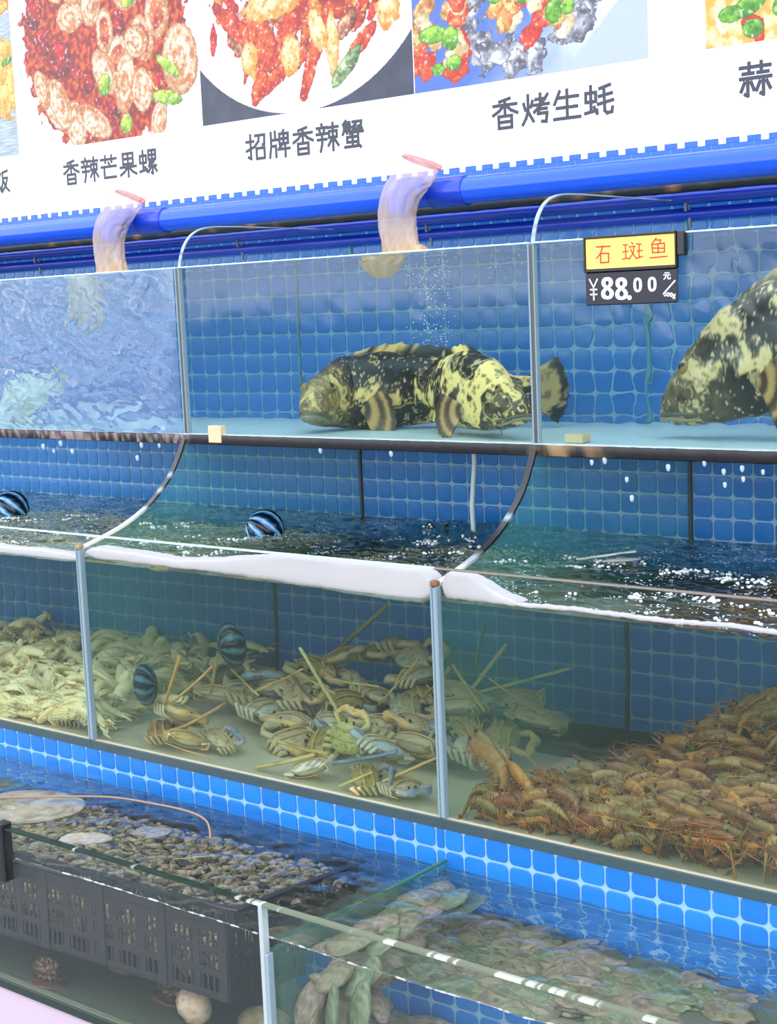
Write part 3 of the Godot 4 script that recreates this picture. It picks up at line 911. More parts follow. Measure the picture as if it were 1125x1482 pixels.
		grid(m, (n - 1) * 6, 60, func(u, v): return surf.call(u, v, 1.0), true,
			func(u, v):
				var c := lin(196, 174, 164).lerp(lin(184, 152, 114), smoothstep(0.45, 0.72, u))
				if k == 1:
					c = c.lerp(lin(190, 148, 92), smoothstep(0.66, 0.75, u))
				c = c.lerp(lin(205, 120, 118), smoothstep(0.16, 0.0, u) * 0.6)
				c = c.lerp(lin(232, 220, 208), 0.30 * clampf(nz(Vector3(v * 14.0, u * 3.0, 4)) * 2.0, 0, 1))
				c.a = lerp(0.42, 0.97, smoothstep(0.36, 0.72, u))
				return c)
		obj("sleeve", mesh_of(m), sleeve, s)
		m = mb()
		grid(m, 3, 60, func(u, v): return surf.call(u * 0.07, v, 1.06), true)
		obj("folded_rim", mesh_of(m), mat("pink_rim", Color(0.78, 0.48, 0.48), 0.5), s)

# ---------------------------------------------------------------- rail, blocks, price sign
func build_rail_and_sign() -> void:
	var m := mb()
	grid(m, 700, 8, func(u, v):
		var q: int = roundi(v * 8) % 8
		var xx: float = lerp(XA, X0 + W, u)
		var r: float = (0.0016 * nz(Vector3(xx * 60, q * 2.0, 0)) if xx < 0.0 else 0.0006 * nz(Vector3(xx * 40, q, 0)))
		return Vector3(xx, [-0.0125, -0.001, 0.0, 0.0, -0.002, -0.021, -0.023, -0.023][q] + (r if q > 2 else 0.0), [0.30, 0.30, 0.302, ZF + 0.0015, ZF + 0.004, ZF + 0.004, ZF + 0.001, 0.31][q] + (r if q > 2 and q < 7 else 0.0)), true,
		func(u, v):
			var xx: float = lerp(XA, X0 + W, u)
			var c := lin(20, 20, 22)
			var left := smoothstep(0.02, -0.02, xx)
			var sc := smoothstep(0.0, 0.3, nz(Vector3(xx * 45.0, v * 40.0, 1)) + 0.5 * nz(Vector3(xx * 5.0, 0, 4)))
			c = c.lerp(lin(150, 128, 128), sc * left * (0.85 if v > 0.3 and v < 0.65 else 0.35))
			var rust := smoothstep(0.13, 0.02, absf(xx - 1.045)) * smoothstep(-0.25, 0.25, nz(Vector3(xx * 18, v * 3, 8)))
			return c.lerp(lin(150, 120, 86), rust * 0.85))
	tag(obj("support_rail", mesh_of(m), vmat("black_rail", 0.35)), "black steel rail with worn paint under the fronts of the upper tanks", "rail")
	for c in [[0.096, "small pale wooden block under the tank with two groupers", 0.042, -0.018, 0.020], [1.066, "small pale wooden block under the tank with the price sign", 0.042, 0.002, 0.018]]:
		m = mb()
		var at := Vector3(c[0], c[3], ZF - 0.028)
		if c[0] < 0.5:
			box(m, at + Vector3(-c[2] / 2, 0.0, 0.016), at + Vector3(c[2] / 2, 0.040, 0.034), 0.0015)
		else:
			box(m, at + Vector3(-c[2] / 2, 0.001, -0.03), at + Vector3(c[2] / 2, c[4], 0.016), 0.002)
		tag(obj("wooden_block", mesh_of(m, false), mat("pale_wood", Color(0.83, 0.74, 0.58), 0.6)), c[1], "wooden block")
	# price sign
	var t := thing("price_sign", "small price sign with yellow card and white numbers on black, on the right-hand tank", "sign", Vector3(1.115, 0.266, ZF + 0.004))
	m = mb()
	box(m, Vector3(-0.002, 0.124, -0.003), Vector3(0.192, 0.128, 0.008), 0.001)
	box(m, Vector3(-0.002, 0.062, -0.003), Vector3(0.192, 0.067, 0.008), 0.001)
	box(m, Vector3(-0.002, 0.062, -0.003), Vector3(0.001, 0.128, 0.008), 0.001)
	box(m, Vector3(0.189, 0.062, -0.003), Vector3(0.192, 0.128, 0.008), 0.001)
	box(m, Vector3(0.192, 0.084, -0.012), Vector3(0.206, 0.128, 0.006), 0.002)
	box(m, Vector3(0.0, 0.064, -0.003), Vector3(0.19, 0.126, 0.002))
	obj("holder", mesh_of(m, false), mat("black_sign_plastic", Color(0.07, 0.07, 0.09), 0.3), t)
	m = mb()
	box(m, Vector3(0.002, 0.068, 0.002), Vector3(0.1885, 0.1235, 0.0045))
	obj("yellow_card", mesh_of(m, false), mat("yellow_card", Color(0.96, 0.82, 0.42), 0.5), t)
	for q in [["shi", Vector2(0.022, 0.076), Vector2(0.036, 0.038), 0.0026], ["ban", Vector2(0.080, 0.078), Vector2(0.042, 0.036), 0.0022], ["yu", Vector2(0.136, 0.080), Vector2(0.038, 0.038), 0.0024]]:
		m = mb()
		glyph(m, q[0], q[1], q[2], 0.0046, q[3], 0.0004, 0.001)
		obj("red_character", mesh_of(m, false), mat("red_marker", Color(0.83, 0.18, 0.12), 0.6), t)
	m = mb()
	box(m, Vector3(-0.001, 0.0, -0.002), Vector3(0.191, 0.062, 0.004), 0.002)
	obj("price_panel", mesh_of(m, false), mat("navy_panel", Color(0.06, 0.06, 0.15), 0.3), t)
	var white := mat("white_digit", Color(0.95, 0.95, 0.97), 0.4)
	var font := SystemFont.new()
	font.font_names = PackedStringArray(["Droid Sans"])
	font.font_weight = 700
	for d in [["8", 0.047, 0.034, 0.056], ["8", 0.077, 0.032, 0.056], [".", 0.093, 0.030, 0.05], ["0", 0.111, 0.038, 0.036], ["0", 0.141, 0.038, 0.036]]:
		var tm := TextMesh.new()
		tm.text = d[0]; tm.font = font; tm.font_size = 64; tm.pixel_size = d[3] / 64.0; tm.depth = 0.0012
		var o := obj("digit", tm, white, t)
		o.position = Vector3(d[1], d[2] - 0.004, 0.0046)
	var z := 0.0041
	for part in [[[0.008, 0.050, 0.017, 0.034], [0.026, 0.050, 0.017, 0.034], [0.017, 0.034, 0.017, 0.010], [0.009, 0.030, 0.025, 0.030], [0.009, 0.021, 0.025, 0.021]], [[0.163, 0.016, 0.188, 0.040]]]:
		m = mb()
		for q in part:
			var a := Vector2(q[0], q[1]); var b := Vector2(q[2], q[3])
			var n2: Vector2 = (b - a).normalized().orthogonal() * 0.0014
			quad(m, Vector3(a.x - n2.x, a.y - n2.y, z + 0.0006), Vector3(b.x - n2.x, b.y - n2.y, z + 0.0006), Vector3(b.x + n2.x, b.y + n2.y, z + 0.0006), Vector3(a.x + n2.x, a.y + n2.y, z + 0.0006))
		obj("white_character", mesh_of(m, false), white, t)
	m = mb()
	glyph(m, "yuan", Vector2(0.164, 0.042), Vector2(0.015, 0.014), z, 0.0018)
	obj("white_character", mesh_of(m, false), white, t)
	var tm2 := TextMesh.new()
	tm2.text = "500g"; tm2.font = font; tm2.font_size = 48; tm2.pixel_size = 0.011 / 48.0; tm2.depth = 0.0008
	var o2 := obj("unit_lettering", tm2, white, t)
	o2.position = Vector3(0.1765, 0.0145, 0.0044)
	o2.rotation_degrees.z = -8

# ---------------------------------------------------------------- fish
func sample(table: Array, s: float) -> Array:
	for k in table.size() - 1:
		if s <= table[k + 1][0]:
			var t: float = smoothstep(0.0, 1.0, clampf((s - table[k][0]) / (table[k + 1][0] - table[k][0]), 0, 1)) * 0.5 + 0.5 * clampf((s - table[k][0]) / (table[k + 1][0] - table[k][0]), 0, 1)
			return [lerp(table[k][1], table[k + 1][1], t), lerp(table[k][2], table[k + 1][2], t), lerp(table[k][3], table[k + 1][3], t)]
	return [table[-1][1], table[-1][2], table[-1][3]]

const GROUPER := [[0.0, 0.012, 0.020, 0.022], [0.03, 0.040, 0.046, 0.046], [0.08, 0.066, 0.072, 0.064], [0.16, 0.105, 0.100, 0.082], [0.28, 0.152, 0.128, 0.095], [0.42, 0.168, 0.135, 0.094], [0.58, 0.145, 0.118, 0.074], [0.72, 0.100, 0.085, 0.048], [0.84, 0.062, 0.056, 0.026], [0.90, 0.056, 0.052, 0.016], [0.93, 0.054, 0.050, 0.010]]

func fish(called: String, label: String, spine: Array, tall: float, wide: float, col: Callable, lip: Color, group := "") -> Node3D:
	var t := thing(called, label, "fish", Vector3.ZERO, group)
	var cv := Curve3D.new()
	var n := spine.size()
	for k in n:
		var tn: Vector3 = (spine[mini(k + 1, n - 1)] - spine[maxi(k - 1, 0)]) / 6.0
		cv.add_point(spine[k], -tn, tn)
	var len := cv.get_baked_length()
	var at := func(s, an):
		var p := cv.sample_baked(s * len)
		var d := (cv.sample_baked(minf(s + 0.06, 1.0) * len) - cv.sample_baked(maxf(s - 0.06, 0.0) * len)).normalized()
		var side := d.cross(Vector3.UP).normalized()
		var up := side.cross(d)
		var q := sample(GROUPER, s)
		var c := cos(an); var sn := sin(an)
		var w: float = q[2] * wide * signf(c) * pow(absf(c), 0.85)
		var h: float = (q[0] if sn > 0 else q[1]) * tall * signf(sn) * pow(absf(sn), 0.95)
		return p + side * w * len + up * h * len
	var m := mb()
	grid(m, 190, 120, func(u, v): return at.call(0.93 * pow(u, 1.15), v * TAU), true, func(u, v): return col.call(at.call(0.93 * pow(u, 1.15), v * TAU), 0.93 * pow(u, 1.15), v * TAU))
	var cp := put(m, at.call(0.0, 0.0).lerp(at.call(0.0, PI), 0.5), col.call(at.call(0.0, 0.0), 0.0, 0.0))
	for j in 120:
		tri(m, cp, j, (j + 1) % 120)
	var skin := vmat("wet_fish_skin", 0.28, 0.45)
	obj("body", mesh_of(m), skin, t)
	# dorsal fin with spines
	var fin := func(s0, s1, an, reach, spikes, back): 
		var f := mb()
		grid(f, 40, 4, func(u, v):
			var s: float = lerp(s0, s1, u)
			var base: Vector3 = at.call(s, an)
			var mid: Vector3 = at.call(s, an + PI)
			var o: Vector3 = (base - mid).normalized()
			var d := (cv.sample_baked(minf(s + 0.05, 1.0) * len) - cv.sample_baked(maxf(s - 0.05, 0.0) * len)).normalized()
			var side := d.cross(o).normalized() * 0.0012
			var q: int = roundi(v * 4) % 4
			var h: float = reach * len * pow(sin(PI * clampf(u * 0.9 + 0.08, 0, 1)), 0.6) * (1.0 - 0.25 * absf(sin(u * PI * spikes)))
			var p: Vector3 = base - o * 0.004 + (o * h + d * h * back if q == 1 or q == 2 else Vector3.ZERO)
			return p + (side if q < 2 else -side), true, func(u, v):
				var s: float = lerp(s0, s1, u)
				return col.call(at.call(s, an) + Vector3(0, v * 0.08, 0), s, an))
		return mesh_of(f)
	obj("dorsal_fin", fin.call(0.32, 0.86, PI / 2, 0.040, 11, 0.6), skin, t)
	obj("anal_fin", fin.call(0.66, 0.85, -PI / 2, 0.055, 5, 0.6), skin, t)
	m = mb()
	grid(m, 14, 40, func(u, v):
		var q: float = v * 2.0 if v < 0.5 else 2.0 - v * 2.0
		var sd := 0.0014 if v < 0.5 else -0.0014
		var p0 := cv.sample_baked(0.90 * len)
		var d := (cv.sample_baked(len) - cv.sample_baked(0.9 * len)).normalized()
		var side := d.cross(Vector3.UP).normalized()
		var an: float = lerp(-0.75, 0.75, q)
		var r: float = u * len * 0.15 * (1.0 - 0.06 * absf(sin(q * 40.0)) * u)
		return p0 + Vector3.UP * lerp(-0.05, 0.05, q) * len * tall * (1.0 - u) + (d * cos(an) + Vector3.UP * sin(an)) * r + side * sd, true, func(u, v): return col.call(cv.sample_baked(0.9 * len) + Vector3(u * 0.06, (v if v < 0.5 else 1.0 - v) * 0.12, 0), 0.95, 0.0) * Color(0.55, 0.55, 0.6))
	obj("tail_fin", mesh_of(m), skin, t)
	for sg in [1.0, -1.0]:
		m = mb()
		var a0: float = -0.35 if sg > 0 else PI + 0.35
		var root: Vector3 = at.call(0.31, a0)
		var d := (cv.sample_baked(0.4 * len) - cv.sample_baked(0.25 * len)).normalized()
		var out: Vector3 = (root - at.call(0.31, a0 + PI)).normalized()
		grid(m, 10, 36, func(u, v):
			var q: float = v * 2.0 if v < 0.5 else 2.0 - v * 2.0
			var an: float = lerp(-1.0, 0.75, q)
			var r: float = u * len * 0.135 * (1.0 - 0.05 * absf(sin(q * 34.0)))
			var along: Vector3 = (d * 0.8 + out * 0.55).normalized()
			return root - out * 0.003 + (along * cos(an) + Vector3.UP * sin(an)) * r + out * ((0.0015 if v < 0.5 else -0.0015) + 0.012 * u * u), true,
			func(u, v): return lin(70, 52, 34).lerp(lin(190, 150, 90), smoothstep(-0.1, 0.5, sin(u * 18.0))))
		obj("pectoral_fin", mesh_of(m), skin, t)
		m = mb()
		var e: Vector3 = at.call(0.135, 0.72 if sg > 0 else PI - 0.72)
		var eo: Vector3 = (e - at.call(0.135, 0.72 + PI if sg > 0 else -0.72)).normalized()
		ball(m, e - eo * len * 0.004, Vector3.ONE * len * 0.0165, 8, 12)
		var eye := obj("eye", mesh_of(m), mat("fish_eye_ring", Color(0.55, 0.45, 0.22), 0.15), t)
		m = mb()
		ball(m, e + eo * len * 0.0045, Vector3.ONE * len * 0.0105, 8, 12)
		obj("pupil", mesh_of(m), mat("black_pupil", Color(0.02, 0.02, 0.03), 0.05), eye)
	for row in [[-0.16, 0.0085, "upper_lip"], [-0.42, 0.0105, "lower_lip"]]:
		m = mb()
		var pts := []
		var rad := []
		for k in 25:
			var f := k / 24.0 * 2.0 - 1.0
			var s: float = 0.006 + 0.115 * f * f + (0.0 if row[0] > -0.3 else -0.008)
			var an: float = row[0] - 0.55 * f * f
			if f < 0:
				an = PI - an
			var turn: float = clampf(absf(f) / 0.30, 0.0, 1.0)
			var p: Vector3 = at.call(maxf(s, 0.001), an)
			if turn < 1.0:
				var pl: Vector3 = at.call(0.012, row[0]); var pr: Vector3 = at.call(0.012, PI - row[0])
				p = pr.lerp(pl, f / 0.6 + 0.5) + (cv.sample_baked(0) - cv.sample_baked(0.05 * len)).normalized() * len * 0.016 * (1.0 - turn * turn)
			pts.append(p)
			rad.append(row[1] * len * (1.2 - 0.75 * absf(f)))
		tube(m, pts, rad, 10, true)
		obj(row[2], mesh_of(m), mat("lip_%s" % called + row[2], lip if row[0] < -0.3 else lip.darkened(0.35), 0.35), t)
	return t

func build_fish() -> void:
	var blotch := func(dark: Color, mid: Color, cream: Color, scale: float, thr: float, head: float): return func(p, s, an):
		var q: Vector3 = p
		var n := nz(q, 8.0 * scale) + 0.34 * nz(q + Vector3(5, 5, 5), 18.0 * scale) + 0.06 * nz(q, 60.0)
		var c := dark.lerp(mid, smoothstep(thr - 0.10, thr - 0.02, n) * 0.8)
		c = c.lerp(cream.lerp(mid, 0.25), smoothstep(0.045, 0.015, absf(n - thr + 0.20)) * 0.75)      # thin pale outlines in the dark
		c = c.lerp(cream, smoothstep(thr, thr + 0.035, n))
		c = c.lerp(mid, smoothstep(thr + 0.02, thr + 0.2, n) * smoothstep(0.16, 0.30, nz(q + Vector3(9, 1, 2), 46.0)) * 0.75)
		c = c.lerp(cream.lightened(0.2), smoothstep(0.40, 0.50, nz(q + Vector3(3, 7, 2), 75.0)) * 0.8)
		c = c.lerp(cream.lerp(mid, 0.45), head * smoothstep(0.30, 0.10, s) * 0.75 * (0.6 + 0.8 * nz(q, 40.0)))
		return c
	fish("grouper", "dark mottled grouper facing the glass head-on, behind the big cream-blotched one", [Vector3(0.348, 0.050, 0.575), Vector3(0.326, 0.068, 0.480), Vector3(0.345, 0.080, 0.375), Vector3(0.50, 0.082, 0.275), Vector3(0.64, 0.082, 0.235), Vector3(0.78, 0.084, 0.205), Vector3(0.835, 0.086, 0.195)], 0.80, 0.88,
		blotch.call(lin(16, 18, 24), lin(70, 60, 46), lin(236, 200, 122), 1.25, 0.30, 1.0), Color(0.55, 0.52, 0.42), "mottled groupers")
	fish("grouper", "big cream-blotched grouper with its head close to the divider post", [Vector3(0.945, 0.055, 0.575), Vector3(0.88, 0.072, 0.555), Vector3(0.80, 0.088, 0.515), Vector3(0.70, 0.092, 0.45), Vector3(0.61, 0.092, 0.385), Vector3(0.535, 0.092, 0.335), Vector3(0.50, 0.092, 0.31)], 1.05, 1.05,
		blotch.call(lin(14, 14, 16), lin(74, 64, 48), lin(255, 222, 136), 1.0, 0.05, 0.30), Color(0.66, 0.52, 0.48), "mottled groupers")
	fish("grouper", "large greyish grouper slanting nose down below the price sign", [Vector3(1.185, 0.050, 0.43), Vector3(1.26, 0.092, 0.43), Vector3(1.36, 0.142, 0.425), Vector3(1.48, 0.185, 0.415), Vector3(1.62, 0.205, 0.40), Vector3(1.76, 0.205, 0.38), Vector3(1.86, 0.2, 0.36)], 1.10, 1.0,
		blotch.call(lin(30, 27, 28), lin(104, 92, 76), lin(226, 196, 138), 1.1, 0.12, 0.5), Color(0.80, 0.64, 0.58), "mottled groupers")
	fish("pale_fish", "pale yellowish white fish slanting behind the running water of the upper tank", [Vector3(-0.955, 0.005, 0.36), Vector3(-0.90, 0.03, 0.37), Vector3(-0.84, 0.05, 0.38), Vector3(-0.77, 0.075, 0.39), Vector3(-0.70, 0.10, 0.40), Vector3(-0.655, 0.115, 0.40), Vector3(-0.635, 0.12, 0.40)], 1.15, 0.9,
		func(p, s, an): return lin(232, 226, 200).lerp(lin(225, 205, 130), clampf(nz(p, 14.0) * 1.5, 0, 1)).lerp(lin(200, 190, 180), smoothstep(0.2, 0.5, nz(p, 30.0)) * 0.5), Color(0.85, 0.78, 0.68))

# ---------------------------------------------------------------- crustaceans
func place(o: Node3D, at: Vector3, yaw: float, pitch: float, roll: float, s := 1.0) -> void:
	o.transform = Transform3D(Basis(Vector3.UP, yaw) * Basis(Vector3.BACK, pitch) * Basis(Vector3.RIGHT, roll) * Basis.from_scale(Vector3.ONE * s), at)

func copy(src: Node3D, called: String) -> Node3D:
	var o := src.duplicate() as Node3D
	o.name = numbered(called)
	add_child(o, true)
	return o

func tint(o: Node3D, names: Array, m: Material) -> void:
	for c in o.get_children():
		for nm in names:
			if String(c.name).begins_with(nm):
				(c as MeshInstance3D).material_override = m

func mantis_parts(curl: float) -> Array:
	# pale segmented body with its head at +x; returns [name, mesh] pairs
	var L := 0.125
	var cols := func(u, v):
		var seg := fposmod(u * 12.0, 1.0)
		var c := lin(255, 226, 165).lerp(lin(214, 156, 82), smoothstep(0.75, 0.98, seg) * 0.8)
		return c.lerp(lin(255, 240, 205), 0.5 * clampf(sin(v * TAU), 0, 1))
	var b := mb()
	var cx := func(s): return Vector3(L * (0.5 - s), curl * L * 0.55 * sin(PI * s) - 0.25 * curl * L * s, 0)
	grid(b, 48, 14, func(u, v):
		var w: float = 0.0155 * pow(sin(PI * clampf(0.06 + u * 0.88, 0, 1)), 0.45) * (0.82 + 0.30 * u) * (1.0 + 0.13 * (fposmod(u * 12.0, 1.0) - 0.5))
		var an: float = v * TAU
		return (cx.call(u) as Vector3) + Vector3(0, sin(an) * w * (0.72 if sin(an) > 0 else 0.40), cos(an) * w), true, cols)
	var e0 := put(b, cx.call(0.0), lin(230, 214, 170)); var e1 := put(b, cx.call(1.0), lin(230, 214, 170))
	for j in 14:
		tri(b, e0, j, (j + 1) % 14)
		tri(b, e1, 48 * 14 + (j + 1) % 14, 48 * 14 + j)
	var out := [["body", mesh_of(b)]]
	var tf := mb()
	for k in [-2, -1, 0, 1, 2]:
		var p0: Vector3 = cx.call(0.97)
		ball(tf, p0 + Vector3(-0.009, -0.001, k * 0.0055), Vector3(0.011, 0.0016, 0.0042), 6, 8, Basis(Vector3.UP, -k * 0.32), null, func(d): return lin(238, 214, 150).lerp(lin(196, 150, 84), clampf(d.x * -1.2, 0, 1)))
	out.append(["tail_fan", mesh_of(tf)])
	for s in [-1.0, 1.0]:
		var c := mb()
		tube(c, [Vector3(L * 0.40, 0, s * 0.007), Vector3(L * 0.48, 0.004, s * 0.014), Vector3(L * 0.62, 0.002, s * 0.013), Vector3(L * 0.52, -0.004, s * 0.009)], [0.0022, 0.0032, 0.0030, 0.0010], 6, true, lin(240, 222, 176))
		out.append(["claw", mesh_of(c)])
		var a := mb()
		tube(a, [Vector3(L * 0.5, 0.003, s * 0.003), Vector3(L * 0.66, 0.012, s * 0.012), Vector3(L * 0.80, 0.010, s * 0.026)], [0.0009, 0.0006, 0.0003], 4, true, lin(226, 196, 140))
		out.append(["antenna", mesh_of(a)])
	var lg := mb()
	for k in 6:
		for s in [-1.0, 1.0]:
			var x := L * (0.28 - k * 0.085)
			tube(lg, [Vector3(x, -0.003, s * 0.008), Vector3(x - 0.003, -0.006, s * 0.018), Vector3(x - 0.006, -0.012, s * 0.019)], [0.0014, 0.0010, 0.0005], 4, true, lin(240, 224, 184))
	out.append(["legs", mesh_of(lg)])
	return out

func proto(parts: Array, material: Material) -> Node3D:
	var o := Node3D.new()
	for p in parts:
		obj(p[0], p[1], material, o)
	return o

func joined(parts: Array) -> ArrayMesh:
	var m := mb()
	for p in parts:
		var a: Array = (p[1] as ArrayMesh).surface_get_arrays(0)
		var base: int = m.v.size()
		m.v.append_array(a[Mesh.ARRAY_VERTEX]); m.c.append_array(a[Mesh.ARRAY_COLOR]); m.u.append_array(a[Mesh.ARRAY_TEX_UV])
		for i in a[Mesh.ARRAY_INDEX]:
			m.i.append(base + i)
	return mesh_of(m)

func many(called: String, label: String, category: String, mesh: Mesh, material: Material, spots: Array) -> void:
	var mm := MultiMesh.new()
	mm.transform_format = MultiMesh.TRANSFORM_3D
	mm.mesh = mesh
	mm.instance_count = spots.size()
	for k in spots.size():
		mm.set_instance_transform(k, spots[k])
	var o := MultiMeshInstance3D.new()
	o.multimesh = mm
	o.material_override = material
	o.name = numbered(called)
	add_child(o, true)
	tag(o, label, category, "", "stuff")

func spun(at: Vector3, yaw: float, pitch: float, roll: float, s := 1.0) -> Transform3D:
	return Transform3D(Basis(Vector3.UP, yaw) * Basis(Vector3.BACK, pitch) * Basis(Vector3.RIGHT, roll) * Basis.from_scale(Vector3.ONE * s), at)

func build_mantis_shrimp() -> void:
	var sk := vmat("mantis_shell", 0.35)
	var protos := [mantis_parts(0.05), mantis_parts(0.35), mantis_parts(-0.25)]
	var nodes := protos.map(func(p): return proto(p, sk))
	var under := []
	for k in 300:
		var z := rng.randf_range(0.02, 0.88)
		var x := rng.randf_range(-1.35, -0.03)
		under.append(spun(Vector3(x, -0.650 + rng.randf() * 0.022, z), rng.randf() * TAU, rng.randf_range(-0.2, 0.2), rng.randf_range(-0.5, 0.5)))
	many("mantis_shrimp_heap", "bottom layer of the pale mantis shrimp heap in the first middle-row tank", "mantis shrimp", joined(protos[0]), sk, under)
	for k in 215:
		var z := rng.randf_range(0.04, 0.945) if k < 190 else rng.randf_range(0.93, 0.955)
		var xl := -0.44 - (0.92 - z) * 0.66
		var x := rng.randf_range(xl, -0.05)
		var y := -0.630 + 0.03 * rng.randf() + 0.018 * nz(Vector3(x, 0, z), 6.0) + 0.02 * (1.0 - z)
		var o := copy(nodes[k % 3], "mantis_shrimp")
		place(o, Vector3(x, y - (0.012 if k >= 190 else 0.0), z), rng.randf() * TAU if k < 190 else rng.randf_range(-0.2, 0.2) + (PI if k % 2 else 0.0), rng.randf_range(-0.35, 0.35), rng.randf_range(-0.7, 0.7), rng.randf_range(1.0, 1.35))
		o.position.z = minf(o.position.z, 0.955 - 0.085 * absf(o.basis.x.normalized().z))
		o.position.y = maxf(o.position.y, -0.648 + 0.062 * absf(o.basis.x.y))
		tag(o, "%s cream mantis shrimp %s, %s of its heap" % ["large" if o.basis.x.length() > 1.17 else "small", ["right behind the pane", "a little back from the pane", "deep in the tank"][0 if z > 0.72 else (1 if z > 0.4 else 2)], ["at the left", "in the middle", "by the divider"][0 if x < xl * 0.66 else (1 if x < xl * 0.33 else 2)]], "mantis shrimp", "pale mantis shrimp heaped in the first middle-row tank")
	for n in nodes:
		n.free()

func reed(called: String, label: String, a: Vector3, b: Vector3, r: float, c: Color, sag := 0.01) -> void:
	var m := mb()
	var pts := []; var cols := []
	for k in 9:
		var f := k / 8.0
		pts.append(a.lerp(b, f) + Vector3(0, -sag * sin(PI * f), 0) + Vector3(1, 1, 1) * 0.002 * nz(a * 20 + Vector3(k, 0, 0)))
		cols.append(c.lerp(c.darkened(0.5), clampf(nz(a * 9 + Vector3(k * 0.5, 2, 0)) * 1.6, 0, 1)))
	tube(m, pts, r * 1.4, 8, true, c, 0.5, cols)
	tag(obj(called, mesh_of(m), vmat("dry_reed", 0.6)), label, "reed", "")

func crab(label: String, at: Vector3, yaw: float, pitch: float, roll: float, s: float, shell: Color, claw_c: Color, ribbed := false) -> void:
	var t := thing("tied_crab", label, "crab", Vector3.ZERO, "reed-tied crabs in the middle tank")
	var sk := vmat("crab_shell", 0.4)
	var m := mb()
	ball(m, Vector3.ZERO, Vector3(0.036, 0.017, 0.052), 18, 28, Basis.IDENTITY, func(d):
		return 1.0 + 0.10 * absf(sin(atan2(d.x, d.z) * 9.0)) * smoothstep(0.5, 0.05, absf(d.y)) * (1.0 if d.x > -0.2 else 0.3) + (0.05 * sin(d.z * 26.0) if ribbed and d.y > 0 else 0.06 * nz(d, 3.0)) - (0.12 if d.y < 0 else 0.0),
		func(d):
			var c := shell.lerp(shell * 0.45, smoothstep(0.05, 0.4, nz(d * 1.0, 3.0 + at.x * 3.0)))
			if ribbed:
				c = c.lerp(lin(120, 110, 100), smoothstep(0.5, 0.95, sin(d.z * 26.0 + PI)) * 0.7)
			return c.lerp(lin(226, 215, 180), smoothstep(0.1, -0.5, d.y)))
	obj("carapace", mesh_of(m), sk, t)
	for sd in [-1.0, 1.0]:
		m = mb()
		tube(m, [Vector3(0.024, -0.002, sd * 0.030), Vector3(0.046, 0.002, sd * 0.052), Vector3(0.062, 0.000, sd * 0.036)], [0.006, 0.0085, 0.0075], 9, true, claw_c.lerp(shell, 0.5))
		tube(m, [Vector3(0.060, 0.000, sd * 0.040), Vector3(0.066, 0.001, sd * 0.024), Vector3(0.060, 0.002, sd * 0.006), Vector3(0.054, 0.002, -sd * 0.010)], [0.0075, 0.0105, 0.0065, 0.001], 9, true, claw_c)
		tube(m, [Vector3(0.068, 0.001, sd * 0.020), Vector3(0.070, 0.003, sd * 0.006), Vector3(0.064, 0.003, -sd * 0.008)], [0.004, 0.0035, 0.0008], 7, true, claw_c.lerp(shell, 0.3))
		obj("claw", mesh_of(m), sk, t)
		for k in 4:
			m = mb()
			var x := 0.016 - k * 0.014
			tube(m, [Vector3(x, -0.004, sd * 0.040), Vector3(x - 0.002 - k * 0.002, 0.004, sd * 0.058), Vector3(x + 0.006, -0.012, sd * 0.058), Vector3(x + 0.014, -0.018, sd * 0.040)], [0.0060, 0.0058, 0.0046, 0.0016], 7, true, shell.lerp(lin(200, 180, 130), 0.4), 0.7)
			obj("leg", mesh_of(m), sk, t)
		m = mb()
		tube(m, [Vector3(0.033, 0.004, sd * 0.010), Vector3(0.040, 0.009, sd * 0.012)], [0.0022, 0.0028], 7, true, lin(40, 30, 24))
		obj("eye", mesh_of(m), sk, t)
	# the reed bound round it
	m = mb()
	for k in 2:
		var pts := []
		for q in 17:
			var an := TAU * q / 16.0
			pts.append(Vector3(-0.006 + k * 0.022 + 0.003 * sin(an * 3.0), sin(an) * 0.0195, cos(an) * (0.054 - k * 0.004)))
		tube(m, pts, 0.0024, 5, false, lin(206, 166, 96), 0.7)
	obj("reed_binding", mesh_of(m), vmat("dry_reed", 0.6), t)
	place(t, at, yaw, pitch, roll, s)

